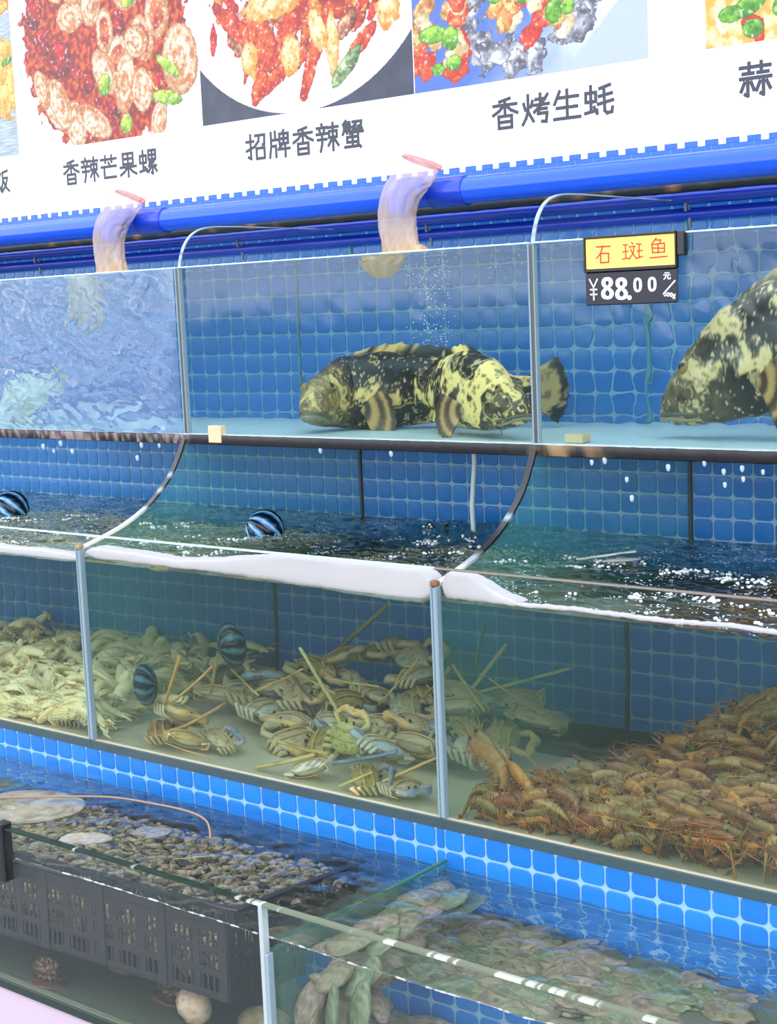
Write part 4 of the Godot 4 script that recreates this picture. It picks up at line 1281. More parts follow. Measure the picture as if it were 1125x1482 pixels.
func build_crabs() -> void:
	var grey := lin(200, 176, 138); var olive := lin(176, 150, 84); var pale := lin(245, 226, 208); var brown := lin(166, 118, 66); var blue := lin(140, 152, 172); var tan_ := lin(222, 178, 112)
	crab("brown reed-tied crab in the front left pile, lying flat by the striped float", Vector3(0.165, -0.628, 0.90), 0.4, 0.15, 0.1, 1.0, brown, tan_)
	crab("grey-brown reed-tied crab lying highest in the front left pile", Vector3(0.205, -0.590, 0.86), -0.5, 0.1, -0.3, 1.05, grey, tan_)
	crab("tan reed-tied crab nearest the pane in the front left pile", Vector3(0.255, -0.630, 0.915), 2.4, -0.1, 0.2, 0.95, tan_, brown)
	crab("small grey reed-tied crab at the right foot of the front left pile", Vector3(0.325, -0.630, 0.86), 1.0, 0.1, 0.2, 0.85, grey, blue)
	crab("white ribbed crab by the pane, below the crossed reeds", Vector3(0.620, -0.634, 0.925), 1.75, 0.0, -0.35, 0.92, pale, tan_, true)
	crab("olive reed-tied crab between the white ribbed crab and the right corner", Vector3(0.765, -0.632, 0.92), 0.5, 0.1, 0.2, 0.95, olive, blue)
	crab("grey crab with blue claws in the right front corner of the middle tank", Vector3(0.855, -0.636, 0.915), -0.4, 0.0, 0.0, 0.85, grey, blue)
	crab("upright yellowish green crab leaning behind the white ribbed one", Vector3(0.655, -0.590, 0.80), 1.2, 1.1, 0.2, 0.95, lin(186, 178, 110), tan_)
	crab("pale bluish crab on top of the right-hand pile", Vector3(0.760, -0.590, 0.82), 2.8, 0.2, 0.3, 1.05, lin(196, 196, 196), blue)
	var far := [[0.10, -0.60, 0.50], [0.20, -0.60, 0.52], [0.30, -0.60, 0.58], [0.40, -0.605, 0.62], [0.20, -0.575, 0.38], [0.30, -0.545, 0.30], [0.42, -0.555, 0.34], [0.36, -0.60, 0.44], [0.50, -0.575, 0.36], [0.60, -0.57, 0.32], [0.50, -0.61, 0.55], [0.60, -0.60, 0.55], [0.70, -0.595, 0.52], [0.82, -0.60, 0.50], [0.88, -0.60, 0.62], [0.70, -0.555, 0.30], [0.80, -0.57, 0.22], [0.40, -0.51, 0.20], [0.52, -0.51, 0.20], [0.90, -0.585, 0.32], [0.46, -0.625, 0.72], [0.54, -0.62, 0.70], [0.12, -0.615, 0.36], [0.26, -0.575, 0.46], [0.36, -0.565, 0.52], [0.46, -0.575, 0.46], [0.58, -0.535, 0.28], [0.66, -0.60, 0.64], [0.76, -0.60, 0.66], [0.34, -0.52, 0.26], [0.62, -0.575, 0.44], [0.74, -0.565, 0.40], [0.44, -0.50, 0.14], [0.88, -0.60, 0.46]]
	for k in far.size():
		var q: Array = far[k]
		crab("hazy %s bound crab in the long pile, %s, %s" % [["grey-beige", "olive", "cream", "greyish"][k % 4], "far back by the tiles" if q[2] < 0.4 else "halfway to the pane", ["towards the left", "in the middle", "towards the right"][0 if q[0] < 0.35 else (1 if q[0] < 0.62 else 2)]], Vector3(q[0], q[1] - 0.01, q[2]), rng.randf() * TAU, rng.randf_range(-0.35, 0.35), rng.randf_range(-0.35, 0.35), rng.randf_range(1.0, 1.3), [grey, olive, lin(196, 186, 160), grey][k % 4], [tan_, blue, grey][k % 3])
	var straw := lin(226, 174, 98)
	for k in 9:
		var c := Vector3(0.18 + 0.085 * k, -0.545 + 0.02 * rng.randf(), 0.62 - 0.035 * k + 0.05 * rng.randf())
		var d := Vector3(rng.randf_range(-1, 1), rng.randf_range(0.0, 0.6), rng.randf_range(-0.5, 0.5)).normalized() * 0.07
		reed("reed_straw", "hazy reed straw lying across the long crab pile, number %s counted from the striped floats" % ["one", "two", "three", "four", "five", "six", "seven", "eight", "nine"][k], c - d, c + d, 0.0034, lin(206, 170, 104), 0.002)
	reed("reed_straw", "upright reed straw close to the striped float, the steeper of the pair", Vector3(0.243, -0.450, 0.90), Vector3(0.170, -0.590, 0.90), 0.0042, straw, 0.004)
	reed("reed_straw", "slanting reed straw rising from the front left crab pile, right of the upright one", Vector3(0.330, -0.465, 0.88), Vector3(0.175, -0.575, 0.88), 0.0045, straw, 0.004)
	reed("reed_straw", "thick reed straw lying low across the front left crab pile", Vector3(0.380, -0.535, 0.905), Vector3(0.235, -0.612, 0.91), 0.0055, lin(188, 148, 84), 0.002)
	reed("reed_straw", "thin pale reed on the floor in front of the left crab pile", Vector3(0.218, -0.640, 0.955), Vector3(0.367, -0.648, 0.955), 0.002, straw, 0.004)
	reed("reed_straw", "long pale reed straw standing out of the middle of the crab pile", Vector3(0.508, -0.422, 0.75), Vector3(0.640, -0.568, 0.77), 0.0042, lin(190, 172, 116), 0.003)
	reed("reed_straw", "short dark reed sticking up left of the long pale one", Vector3(0.392, -0.516, 0.60), Vector3(0.460, -0.560, 0.62), 0.0035, lin(120, 96, 66), 0.002)
	reed("reed_straw", "thick hazy reed leaning against the back wall behind the crabs", Vector3(0.43, -0.410, 0.16), Vector3(0.255, -0.565, 0.22), 0.009, lin(150, 140, 104), 0.0)
	reed("reed_straw", "broad reed leaf slanting along the floor to the left of the white ribbed crab", Vector3(0.485, -0.652, 0.945), Vector3(0.640, -0.603, 0.93), 0.0065, lin(216, 184, 116), 0.002)
	reed("reed_straw", "reed lying level over the white ribbed crab", Vector3(0.520, -0.598, 0.90), Vector3(0.665, -0.602, 0.91), 0.0055, lin(206, 170, 100), 0.003)
	reed("reed_straw", "straight reed slanting up into the right front corner", Vector3(0.950, -0.560, 0.90), Vector3(0.815, -0.630, 0.935), 0.0042, straw, 0.0)
	reed("reed_straw", "forked pale reed by the pane between the olive and the white crab", Vector3(0.800, -0.610, 0.95), Vector3(0.715, -0.652, 0.955), 0.004, lin(222, 190, 112), 0.0)
	reed("reed_straw", "blue-grey stalk lying over the right-hand crab pile", Vector3(0.690, -0.612, 0.935), Vector3(0.835, -0.572, 0.90), 0.006, lin(120, 138, 156), 0.002)
	reed("reed_straw", "blue-grey stalk bent down to the floor in the right front corner", Vector3(0.850, -0.600, 0.945), Vector3(0.835, -0.652, 0.955), 0.005, lin(128, 146, 160), 0.0)
	reed("reed_straw", "thin dark reed standing far back, left of the shrimp tank's corner", Vector3(0.717, -0.420, 0.2), Vector3(0.690, -0.520, 0.2), 0.004, lin(110, 110, 84), 0.0)
	reed("reed_straw", "pale reed seen behind the divider above the shrimp, the steeper of two", Vector3(0.78, -0.46, 0.22), Vector3(0.70, -0.585, 0.30), 0.006, lin(196, 186, 120), 0.0)
	reed("reed_straw", "pale reed seen behind the divider above the shrimp, the flatter of two", Vector3(0.93, -0.50, 0.20), Vector3(0.70, -0.575, 0.30), 0.006, lin(190, 180, 118), 0.0)

func shrimp_parts(curl: float) -> Array:
	var L := 0.098
	var cx := func(s): return Vector3(L * (0.5 - s) + curl * 0.010 * smoothstep(0.6, 1.0, s), curl * (0.010 * sin(PI * s) - 0.042 * pow(maxf(0.0, s - 0.5) / 0.5, 2)), 0)
	var prof := [[0.0, 0.0030, 0, 0], [0.06, 0.0075, 0, 0], [0.2, 0.0112, 0, 0], [0.38, 0.0115, 0, 0], [0.55, 0.0102, 0, 0], [0.75, 0.0078, 0, 0], [0.9, 0.0048, 0, 0], [1.0, 0.0022, 0, 0]]
	var b := mb()
	grid(b, 44, 14, func(u, v):
		var w: float = sample(prof, u)[0]
		if u > 0.38:
			w *= 1.0 + 0.14 * (fposmod((u - 0.38) * 10.5, 1.0) - 0.5)
		var an: float = v * TAU
		return (cx.call(u) as Vector3) + Vector3(0, sin(an) * w, cos(an) * w * 0.78), true, func(u, v):
			var c := Color(0.75, 0.72, 0.68)
			var seg := fposmod((u - 0.38) * 10.5, 1.0)
			if u > 0.38:
				c = c.lerp(Color(0.34, 0.28, 0.22), smoothstep(0.72, 0.98, seg) * 0.8)
			c = c.lerp(Color(0.40, 0.33, 0.26), clampf(nz(Vector3(u * 9.0, v * 6.0, curl * 9.0)) * 1.6, 0, 0.7))
			return c.lerp(Color(0.95, 0.90, 0.82), clampf(-sin(v * TAU), 0, 1) * 0.5))
	var e0 := put(b, cx.call(0.0), Color(0.6, 0.5, 0.4)); var e1 := put(b, cx.call(1.0), Color(0.5, 0.4, 0.3))
	for j in 14:
		tri(b, e0, j, (j + 1) % 14)
		tri(b, e1, 44 * 14 + (j + 1) % 14, 44 * 14 + j)
	var out := [["body", mesh_of(b)]]
	var r := mb()
	tube(r, [Vector3(L * 0.44, 0.006, 0), Vector3(L * 0.54, 0.010, 0), Vector3(L * 0.68, 0.013, 0)], [0.0030, 0.0018, 0.0003], 6, true, Color(0.62, 0.50, 0.38), 0.5)
	out.append(["rostrum", mesh_of(r)])
	var tf := mb()
	for k in [-1.5, -0.5, 0.5, 1.5]:
		var p0: Vector3 = cx.call(0.985)
		var d: Vector3 = ((cx.call(1.0) as Vector3) - (cx.call(0.93) as Vector3)).normalized()
		var pitch := atan2(-d.y, -d.x)
		ball(tf, p0 + d * 0.009 + Vector3(0, 0, k * 0.0042), Vector3(0.0120, 0.0012, 0.0034), 6, 8, Basis(Vector3.BACK, pitch) * Basis(Vector3.UP, -k * 0.34), null, func(dd): return Color(0.72, 0.58, 0.42).lerp(Color(0.56, 0.30, 0.19), clampf(-dd.x * 0.6, 0, 1)))
	out.append(["tail_fan", mesh_of(tf)])
	var lg := mb()
	for k in 10:
		for s in [-1.0, 1.0]:
			var u := 0.14 + k * 0.062
			var p: Vector3 = cx.call(u)
			var sw := 0.010 if k < 5 else 0.004
			tube(lg, [p + Vector3(0, -0.006, s * 0.005), p + Vector3(sw * 0.6, -0.014, s * 0.010), p + Vector3(sw * 0.2, -0.021 if k < 5 else -0.016, s * 0.008)], [0.0013, 0.0010, 0.0004], 4, true, Color(0.80, 0.52, 0.32) if k < 5 else Color(0.66, 0.46, 0.34))
	out.append(["legs", mesh_of(lg)])
	for s in [-1.0, 1.0]:
		var a := mb()
		var pts := []
		for k in 9:
			var f := k / 8.0
			pts.append(Vector3(L * 0.48 + 0.030 * sin(f * 2.4) - 0.06 * f * f, 0.004 + 0.012 * f, s * (0.004 + 0.040 * f * (1.1 - 0.5 * f))))
		tube(a, pts, [0.0008, 0.0007, 0.0006, 0.0006, 0.0005, 0.0005, 0.0004, 0.0004, 0.0003], 4, true, Color(0.95, 0.82, 0.66))
		out.append(["antenna", mesh_of(a)])
		var e := mb()
		ball(e, Vector3(L * 0.465, 0.005, s * 0.0068), Vector3.ONE * 0.0027, 6, 8, Basis.IDENTITY, null, func(d): return Color(0.02, 0.02, 0.02))
		out.append(["eye", mesh_of(e)])
	return out

func settle(o: Node3D, z_most: float, y_least: float) -> void:
	# move a shrimp so that its head, back and curled tail stay inside the pane and above the floor
	var z := -9.0; var y := 9.0
	for p in [Vector3(0.062, 0.01, 0), Vector3(-0.058, 0, 0), Vector3(-0.05, -0.052, 0), Vector3(-0.03, -0.02, 0.01), Vector3(-0.03, -0.02, -0.01), Vector3(0.02, -0.02, 0.01), Vector3(0.02, -0.02, -0.01), Vector3(0.02, 0.006, 0.013), Vector3(0.02, 0.006, -0.013), Vector3(0, 0.014, 0), Vector3(0.045, 0.005, 0.012), Vector3(0.045, 0.005, -0.012)]:
		var w: Vector3 = o.transform * p
		z = maxf(z, w.z); y = minf(y, w.y)
	o.position.z -= maxf(0.0, z - z_most)
	o.position.y += maxf(0.0, y_least - y)

func build_shrimp() -> void:
	var tones := []
	for c in [Color(0.76, 0.54, 0.28), Color(0.64, 0.52, 0.29), Color(0.90, 0.62, 0.28), Color(0.64, 0.42, 0.23), Color(0.82, 0.65, 0.42), Color(0.66, 0.37, 0.20)]:
		var m := vmat("shrimp_shell_%d" % tones.size(), 0.25)
		m.albedo_color = c
		tones.append(m)
	var dark := vmat("shrimp_eye", 0.1)
	var protos := [shrimp_parts(0.3), shrimp_parts(0.8), shrimp_parts(1.2)]
	var nodes := protos.map(func(p): return proto(p, tones[0]))
	var small := protos.map(func(p): return joined(p))
	# heap height over the floor
	var hh := func(x, z):
		var left: float = 1.00 + 0.22 * smoothstep(0.95, 0.2, z)
		return smoothstep(left - 0.02, left + 0.10, x) * (0.035 + 0.075 * smoothstep(1.05, 1.55, x) + 0.012 * nz(Vector3(x, 0, z), 9.0) + 0.055 * smoothstep(0.65, 0.25, z) * smoothstep(1.2, 1.42, x))
	var under := []
	for k in 420:
		var z := rng.randf_range(0.03, 0.95)
		var x := rng.randf_range(1.02, 1.85)
		var h: float = hh.call(x, z)
		if h < 0.02:
			continue
		under.append(spun(Vector3(x, -0.655 + rng.randf() * h * 0.8, minf(z, 0.905)), rng.randf() * TAU, rng.randf_range(-0.4, 0.4), rng.randf() * TAU))
	many("shrimp_heap", "buried layer of the brown shrimp heap in the right-hand tank", "shrimp", small[0], tones[3], under)
	var tone_words := ["brown", "olive", "amber", "dark brown", "pale", "reddish"]
	var label := func(tone, p): return "%s shrimp %s, %s of its heap" % [tone_words[tone], ["right behind the pane", "a little back from the pane", "deep in the tank"][0 if p.z > 0.82 else (1 if p.z > 0.5 else 2)], ["at the left end", "in the middle", "at the right end"][0 if p.x < 1.2 else (1 if p.x < 1.4 else 2)]]
	var grp := "brown shrimp heaped in the right-hand tank"
	var big := [
		[Vector3(1.072, -0.560, 0.935), 2.55, 0.75, 0.3, 1.55, 1, "large olive shrimp in the left corner of the heap, the upper of two"],
		[Vector3(1.080, -0.596, 0.945), 2.75, 0.45, 0.2, 1.6, 0, "large olive shrimp in the left corner of the heap, the lower of two"],
		[Vector3(1.145, -0.592, 0.93), 2.7, 0.45, -0.3, 1.3, 2, "bright amber shrimp right behind the two large olive ones"],
		[Vector3(1.36, -0.600, 0.955), 0.15, 0.0, 0.4, 1.35, 1, "greenish shrimp lying level against the pane in the middle of the heap"],
		[Vector3(1.52, -0.585, 0.965), -0.3, -0.5, 0.5, 1.35, 3, "dark arched shrimp diving to the lower right against the pane"],
		[Vector3(1.475, -0.592, 0.965), -1.4, -0.2, 0.2, 1.2, 0, "shrimp facing the pane with pale claws held low"],
		[Vector3(1.30, -0.622, 0.962), 0.1, -0.1, -0.2, 1.1, 5, "reddish shrimp low against the pane right of the olive pair"],
	]
	for q in big:
		var o := copy(nodes[1 if q[4] > 1.3 else 0], "shrimp")
		place(o, q[0], q[1], q[2], q[3], q[4])
		tint(o, ["body", "rostrum", "tail_fan", "legs", "antenna"], tones[q[5]])
		settle(o, 0.966, -0.664)
		tag(o, q[6], "shrimp", grp)
	for k in 330:
		var z: float = 0.955 - 0.90 * pow(rng.randf(), 1.5) if k < 285 else rng.randf_range(0.945, 0.966)
		var xr := 1.68 - (0.97 - z) * 0.36
		var x := rng.randf_range(1.03, xr)
		var h: float = hh.call(x, z)
		if h < 0.022:
			continue
		var y := -0.652 + h * (0.12 + 0.85 * rng.randf()) if z > 0.9 else -0.655 + h * rng.randf_range(0.8, 1.05)
		var ti := rng.randi() % 6
		var tone: Material = tones[ti]
		if z > 0.55:
			var o := copy(nodes[k % 3], "shrimp")
			place(o, Vector3(x, y, z), rng.randf() * TAU if k < 285 else rng.randf_range(-0.25, 0.25) + (PI if k % 2 else 0.0), rng.randf_range(-0.45, 0.45), rng.randf_range(-0.9, 0.9), rng.randf_range(0.85, 1.2))
			tint(o, ["body", "rostrum", "tail_fan", "legs", "antenna"], tone)
			settle(o, 0.966, -0.664)
			tag(o, label.call(ti, o.position), "shrimp", grp)
		else:
			var o := obj("shrimp", small[k % 3], tone)
			place(o, Vector3(x, y, z), rng.randf() * TAU, rng.randf_range(-0.45, 0.45), rng.randf_range(-0.9, 0.9), rng.randf_range(0.9, 1.25))
			tag(o, label.call(ti, o.position), "shrimp", grp)
	for n in nodes:
		n.free()

# ---------------------------------------------------------------- low tanks
func shell_mesh(L: float, w: float, h: float, seed_: float, c0: Color, c1: Color, ridges: float) -> ArrayMesh:
	var m := mb()
	ball(m, Vector3.ZERO, Vector3(L / 2, h / 2, w / 2), 18, 26, Basis.IDENTITY,
		func(d):
			var taper: float = 1.0 - 0.22 * d.x
			return (0.92 + 0.07 * nz(d + Vector3(seed_, 0, 0), 2.5)) * lerp(1.0, taper, 0.8) * (1.0 + 0.04 * sin((d.x + 1.0) * ridges) * absf(d.y)),
		func(d):
			var n := nz(d * 1.0 + Vector3(seed_, 4, 0), 2.2)
			return c0.lerp(c1, smoothstep(-0.3, 0.4, n + 0.25 * sin((d.x + 1.0) * ridges))).lerp(lin(60, 58, 46), smoothstep(0.2, 0.5, nz(d + Vector3(0, seed_, 0), 5.0)) * 0.6))
	return mesh_of(m)

func build_low_tanks() -> void:
	# slotted crate
	var t := thing("plastic_crate", "black plastic crate with slotted sides sunk in the low tank", "crate", Vector3(0.858, -0.878, 1.412))
	t.rotation_degrees = Vector3(-5.0, 2.0, 1.5)
	var cp := mat("black_crate_plastic", Color(0.115, 0.105, 0.13), 0.42)
	var L := 0.95; var D := 0.335; var H := 0.155
	var wall := func(len: float, posts: int) -> ArrayMesh:   # lies along -x, its outside at z = 0
		var m := mb()
		for y in [[0.0, 0.014], [0.040, 0.054], [0.080, 0.092], [0.118, 0.132]]:
			box(m, Vector3(-len, y[0], -0.003), Vector3(0, y[1], 0), 0.0006)
		for k in posts + 1:
			var x := -len + len * k / posts
			box(m, Vector3(clampf(x - 0.011, -len, -0.022), 0, -0.006), Vector3(clampf(x + 0.011, -len + 0.022, 0), H, 0.003), 0.001)
		var n := int(len / 0.0135)
		for k in n:
			var x := -len + len * (k + 0.5) / n
			var wide: float = 0.0085 if k % 5 == 4 else 0.0026
			box(m, Vector3(x - wide, 0.010, -0.0028), Vector3(x + wide, 0.122, -0.0002))
		box(m, Vector3(-len, 0.132, -0.003), Vector3(0, H, 0.0), 0.0006)
		return mesh_of(m, false)
	obj("slotted_side", wall.call(L, 6), cp, t)
	var o := obj("slotted_side", wall.call(D, 2), cp, t)
	o.rotation.y = PI / 2; o.position = Vector3(0, 0, -D)
	o.position = Vector3(0, 0, -D); o.rotation.y = PI / 2
	var o2 := obj("slotted_side", wall.call(L, 6), cp, t)
	o2.position = Vector3(-L, 0, -D); o2.rotation.y = PI
	var o3 := obj("slotted_side", wall.call(D, 2), cp, t)
	o3.position = Vector3(-L, 0, 0); o3.rotation.y = -PI / 2
	var m := mb()
	box(m, Vector3(-L - 0.008, H - 0.004, -0.004), Vector3(0.008, H + 0.003, 0.010), 0.002)
	box(m, Vector3(-L - 0.008, H - 0.004, -D - 0.010), Vector3(0.008, H + 0.003, -D + 0.004), 0.002)
	box(m, Vector3(-0.006, H - 0.006, -D - 0.010), Vector3(0.012, H + 0.004, 0.010), 0.002)
	box(m, Vector3(-L - 0.010, H - 0.004, -D - 0.010), Vector3(-L + 0.004, H + 0.003, 0.010), 0.002)
	obj("rim", mesh_of(m, false), cp, t)
	m = mb()
	box(m, Vector3(-L, 0.0, -D), Vector3(0, 0.004, 0), 0.0)
	obj("base", mesh_of(m, false), cp, t)
	# what lies in the crate
	var spots := []
	for k in 2600:
		var x := rng.randf_range(-0.08, 0.845)
		var z := rng.randf_range(1.085, 1.395)
		spots.append(spun(Vector3(x, -0.855 + 0.062 * rng.randf() + 0.018 * nz(Vector3(x, 0, z), 7.0), z), rng.randf() * TAU, rng.randf() * TAU, rng.randf() * TAU, rng.randf_range(0.5, 1.25)))
	many("small_shellfish", "heap of small grey-brown shellfish filling the black crate", "shellfish", shell_mesh(0.024, 0.019, 0.013, 3.0, lin(138, 122, 98), lin(196, 178, 146), 12.0), vmat("shell", 0.45), spots)
	var sh := vmat("shell", 0.45)
	var flat := [
		["large pale mottled slab-like shell lying just under the water at the crate's far end", Vector3(0.035, -0.782, 1.19), Vector3(0.30, 0.24, 0.03), 0.3, lin(206, 190, 164), lin(150, 132, 108)],
		["pinkish white shell lying in the crate close to the glass rim", Vector3(0.300, -0.785, 1.255), Vector3(0.115, 0.075, 0.022), 0.5, lin(200, 178, 160), lin(226, 214, 200)],
		["round greyish shell lying in the crate behind the pinkish white one", Vector3(0.372, -0.788, 1.155), Vector3(0.10, 0.085, 0.022), -0.4, lin(168, 150, 136), lin(190, 176, 160)],
		["smooth beige round shell on the floor in front of the crate", Vector3(0.745, -0.925, 1.36), Vector3(0.085, 0.075, 0.075), 0.2, lin(232, 200, 168), lin(214, 176, 142)],
		["flat brownish shell under the crate's middle", Vector3(0.49, -0.94, 1.22), Vector3(0.12, 0.09, 0.03), 0.9, lin(110, 84, 66), lin(140, 112, 84)],
		["greenish brown shell on the floor by the corner joint", Vector3(0.885, -0.93, 1.30), Vector3(0.12, 0.09, 0.05), 0.6, lin(150, 130, 96), lin(120, 112, 84)],
	]
	for q in flat:
		var s := obj("shell", shell_mesh(q[2].x, q[2].y, q[2].z, q[1].x * 30, q[4], q[5], 16.0), sh)
		place(s, q[1], q[3], 0.06, 0.08)
		tag(s, q[0], "shell")
	for q in [["spiky dark brown sea snail on the low tank floor close to its glass", Vector3(0.372, -0.942, 1.415), 0.030], ["spiky dark brown sea snail deeper under the slotted crate, half in shade", Vector3(0.630, -0.938, 1.265), 0.034]]:
		var u := thing("sea_snail", q[0], "sea snail", q[1], "spiky snails under the crate")
		m = mb()
		ball(m, Vector3.ZERO, Vector3(1.25, 0.85, 1.1) * q[2], 30, 44, Basis.IDENTITY, func(d): return 0.85 + 0.26 * pow(absf(sin(atan2(d.x, d.z) * 7.0) * sin(acos(clampf(d.y, -1, 1)) * 6.0)), 1.5) + 0.12 * nz(d, 4.0),
			func(d): return lin(58, 38, 28).lerp(lin(150, 112, 84), smoothstep(0.0, 0.5, nz(d, 3.0) + 0.3 * d.y)))
		obj("shell", mesh_of(m), sh, u)
		m = mb()
		ball(m, Vector3(0, -q[2] * 0.72, 0), Vector3(1.7, 0.22, 1.5) * q[2], 8, 30, Basis.IDENTITY, func(d): return 1.0 + 0.08 * sin(atan2(d.x, d.z) * 11.0), func(d): return lin(110, 72, 52).lerp(lin(80, 50, 38), clampf(nz(d, 3.0), 0, 1)))
		obj("foot", mesh_of(m), sh, u)
	# oval shells of the right-hand low tank
	var ov := [shell_mesh(0.135, 0.066, 0.026, 1.0, lin(104, 118, 84), lin(140, 148, 110), 18.0), shell_mesh(0.12, 0.07, 0.028, 2.0, lin(116, 112, 82), lin(150, 140, 108), 16.0), shell_mesh(0.11, 0.06, 0.030, 5.0, lin(134, 118, 96), lin(172, 152, 130), 14.0)]
	var stand := [
		["green oval shell standing on end behind the low pane, the tallest", Vector3(1.095, -0.830, 1.415), 0.5, 1.45, 0.1, 0],
		["grey-green oval shell standing right of the tallest green one", Vector3(1.142, -0.815, 1.395), 0.7, 1.3, 0.3, 0],
		["olive oval shell standing low by the corner joint", Vector3(1.045, -0.885, 1.41), 0.3, 1.3, -0.2, 1],
		["brownish shell leaning behind the olive one by the corner joint", Vector3(1.02, -0.840, 1.36), 0.9, 1.0, 0.4, 2],
	]
	for q in stand:
		var s := obj("oval_shell", ov[q[5]], sh)
		place(s, q[1], q[2], q[3], q[4])
		tag(s, q[0], "shell", "oval shells of the low tank")
	for k in 9:
		var s := obj("oval_shell", ov[[2, 0, 1][k % 3]], sh)
		place(s, Vector3(1.028 + 0.034 * (k % 2) + 0.004 * k, -0.800 + 0.012 * rng.randf(), 1.06 + 0.034 * k), PI / 2 + rng.randf_range(-0.35, 0.35), rng.randf_range(0.1, 0.35), rng.randf_range(-0.4, 0.4), rng.randf_range(1.0, 1.25))
		tag(s, "long shell laid slantwise near the surface in the row along the low divider", "shell", "shells in a row along the low divider")
	for k in 120:
		var z := rng.randf_range(1.01, 1.30); var x := rng.randf_range(1.02, 1.62)
		var s := obj("oval_shell", ov[k % 3], sh)
		place(s, Vector3(x, -0.962 + 0.010 * rng.randf(), z), rng.randf() * TAU, rng.randf_range(-0.08, 0.08), rng.randf_range(-0.12, 0.12), rng.randf_range(0.8, 1.15))
		tag(s, "%s shell flat on the low tank floor, %s, %s" % [["grey-green", "olive", "brownish"][k % 3], "close under the tiles" if z < 1.12 else "nearer the glass", ["towards the divider", "midway along", "towards the far right"][0 if x < 1.2 else (1 if x < 1.42 else 2)]], "shell", "shells on the low tank floor")
	for k in 14:
		var s := obj("oval_shell", ov[k % 3], sh)
		place(s, Vector3(1.03 + 0.05 * rng.randf(), -0.93 + 0.13 * rng.randf(), 1.03 + 0.34 * rng.randf()), rng.randf() * TAU, rng.randf_range(-0.6, 0.6), rng.randf_range(-0.6, 0.6), 1.1)
		tag(s, "shell buried below the slanting row along the low divider", "shell", "shells under the slanting row")

# ---------------------------------------------------------------- things on and over the water
func foam(called: String, label: String, xa: float, xb: float, lo: Callable, hi: Callable, z0: float) -> void:
	var m := mb()
	var nx := maxi(30, int((xb - xa) * 220))
	grid(m, nx, 20, func(u, v):
		var x: float = lerp(xa, xb, u)
		var a: float = lo.call(x); var b: float = hi.call(x)
		var e := sqrt(clampf(minf(u, 1.0 - u) * 30.0, 0.0, 1.0))
		var c := (a + b) / 2.0; var h := (b - a) / 2.0 * e
		var an: float = v * TAU
		var zz := (z0 + ZM - 0.0115) / 2.0; var hz := (ZM - 0.0115 - z0) / 2.0
		var sx := signf(cos(an)) * pow(absf(cos(an)), 0.45); var sy := signf(sin(an)) * pow(absf(sin(an)), 0.6)
		return Vector3(x, c + sy * h + 0.0018 * nz(Vector3(x * 60, v * 6, 0)), zz + sx * hz * (1.0 if sx > 0 else 0.7 + 0.3 * nz(Vector3(x * 20, v, 2)))), true)
	tag(obj(called, mesh_of(m), mat("white_foam", Color(0.70, 0.685, 0.69), 0.8)), label, "foam", "", "stuff")

func striped_float(label: String, at: Vector3, r: Vector3, axis: Basis, sunk: bool) -> void:
	var t := thing("striped_float", label, "float", at, "striped floats")
	var m := mb()
	ball(m, Vector3.ZERO, r, 26, 72, axis, func(d): return 1.0 + 0.055 * absf(cos(atan2(d.z, d.x) * 9.0 + d.y * 1.6)),
		func(d):
			var k := cos(atan2(d.z, d.x) * 9.0 + d.y * 1.6)
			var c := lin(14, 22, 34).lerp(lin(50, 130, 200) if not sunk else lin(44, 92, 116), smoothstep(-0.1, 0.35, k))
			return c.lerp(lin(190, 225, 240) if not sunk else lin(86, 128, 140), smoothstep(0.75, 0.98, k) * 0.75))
	obj("ribbed_body", mesh_of(m), vmat("float_plastic", 0.15), t)
	m = mb()
	ball(m, axis * Vector3(0, r.y * 0.96, 0), Vector3(0.25, 0.10, 0.25) * r.x, 6, 16, axis)
	obj("end_cap", mesh_of(m), mat("black_plastic", Color(0.10, 0.10, 0.11), 0.4), t)

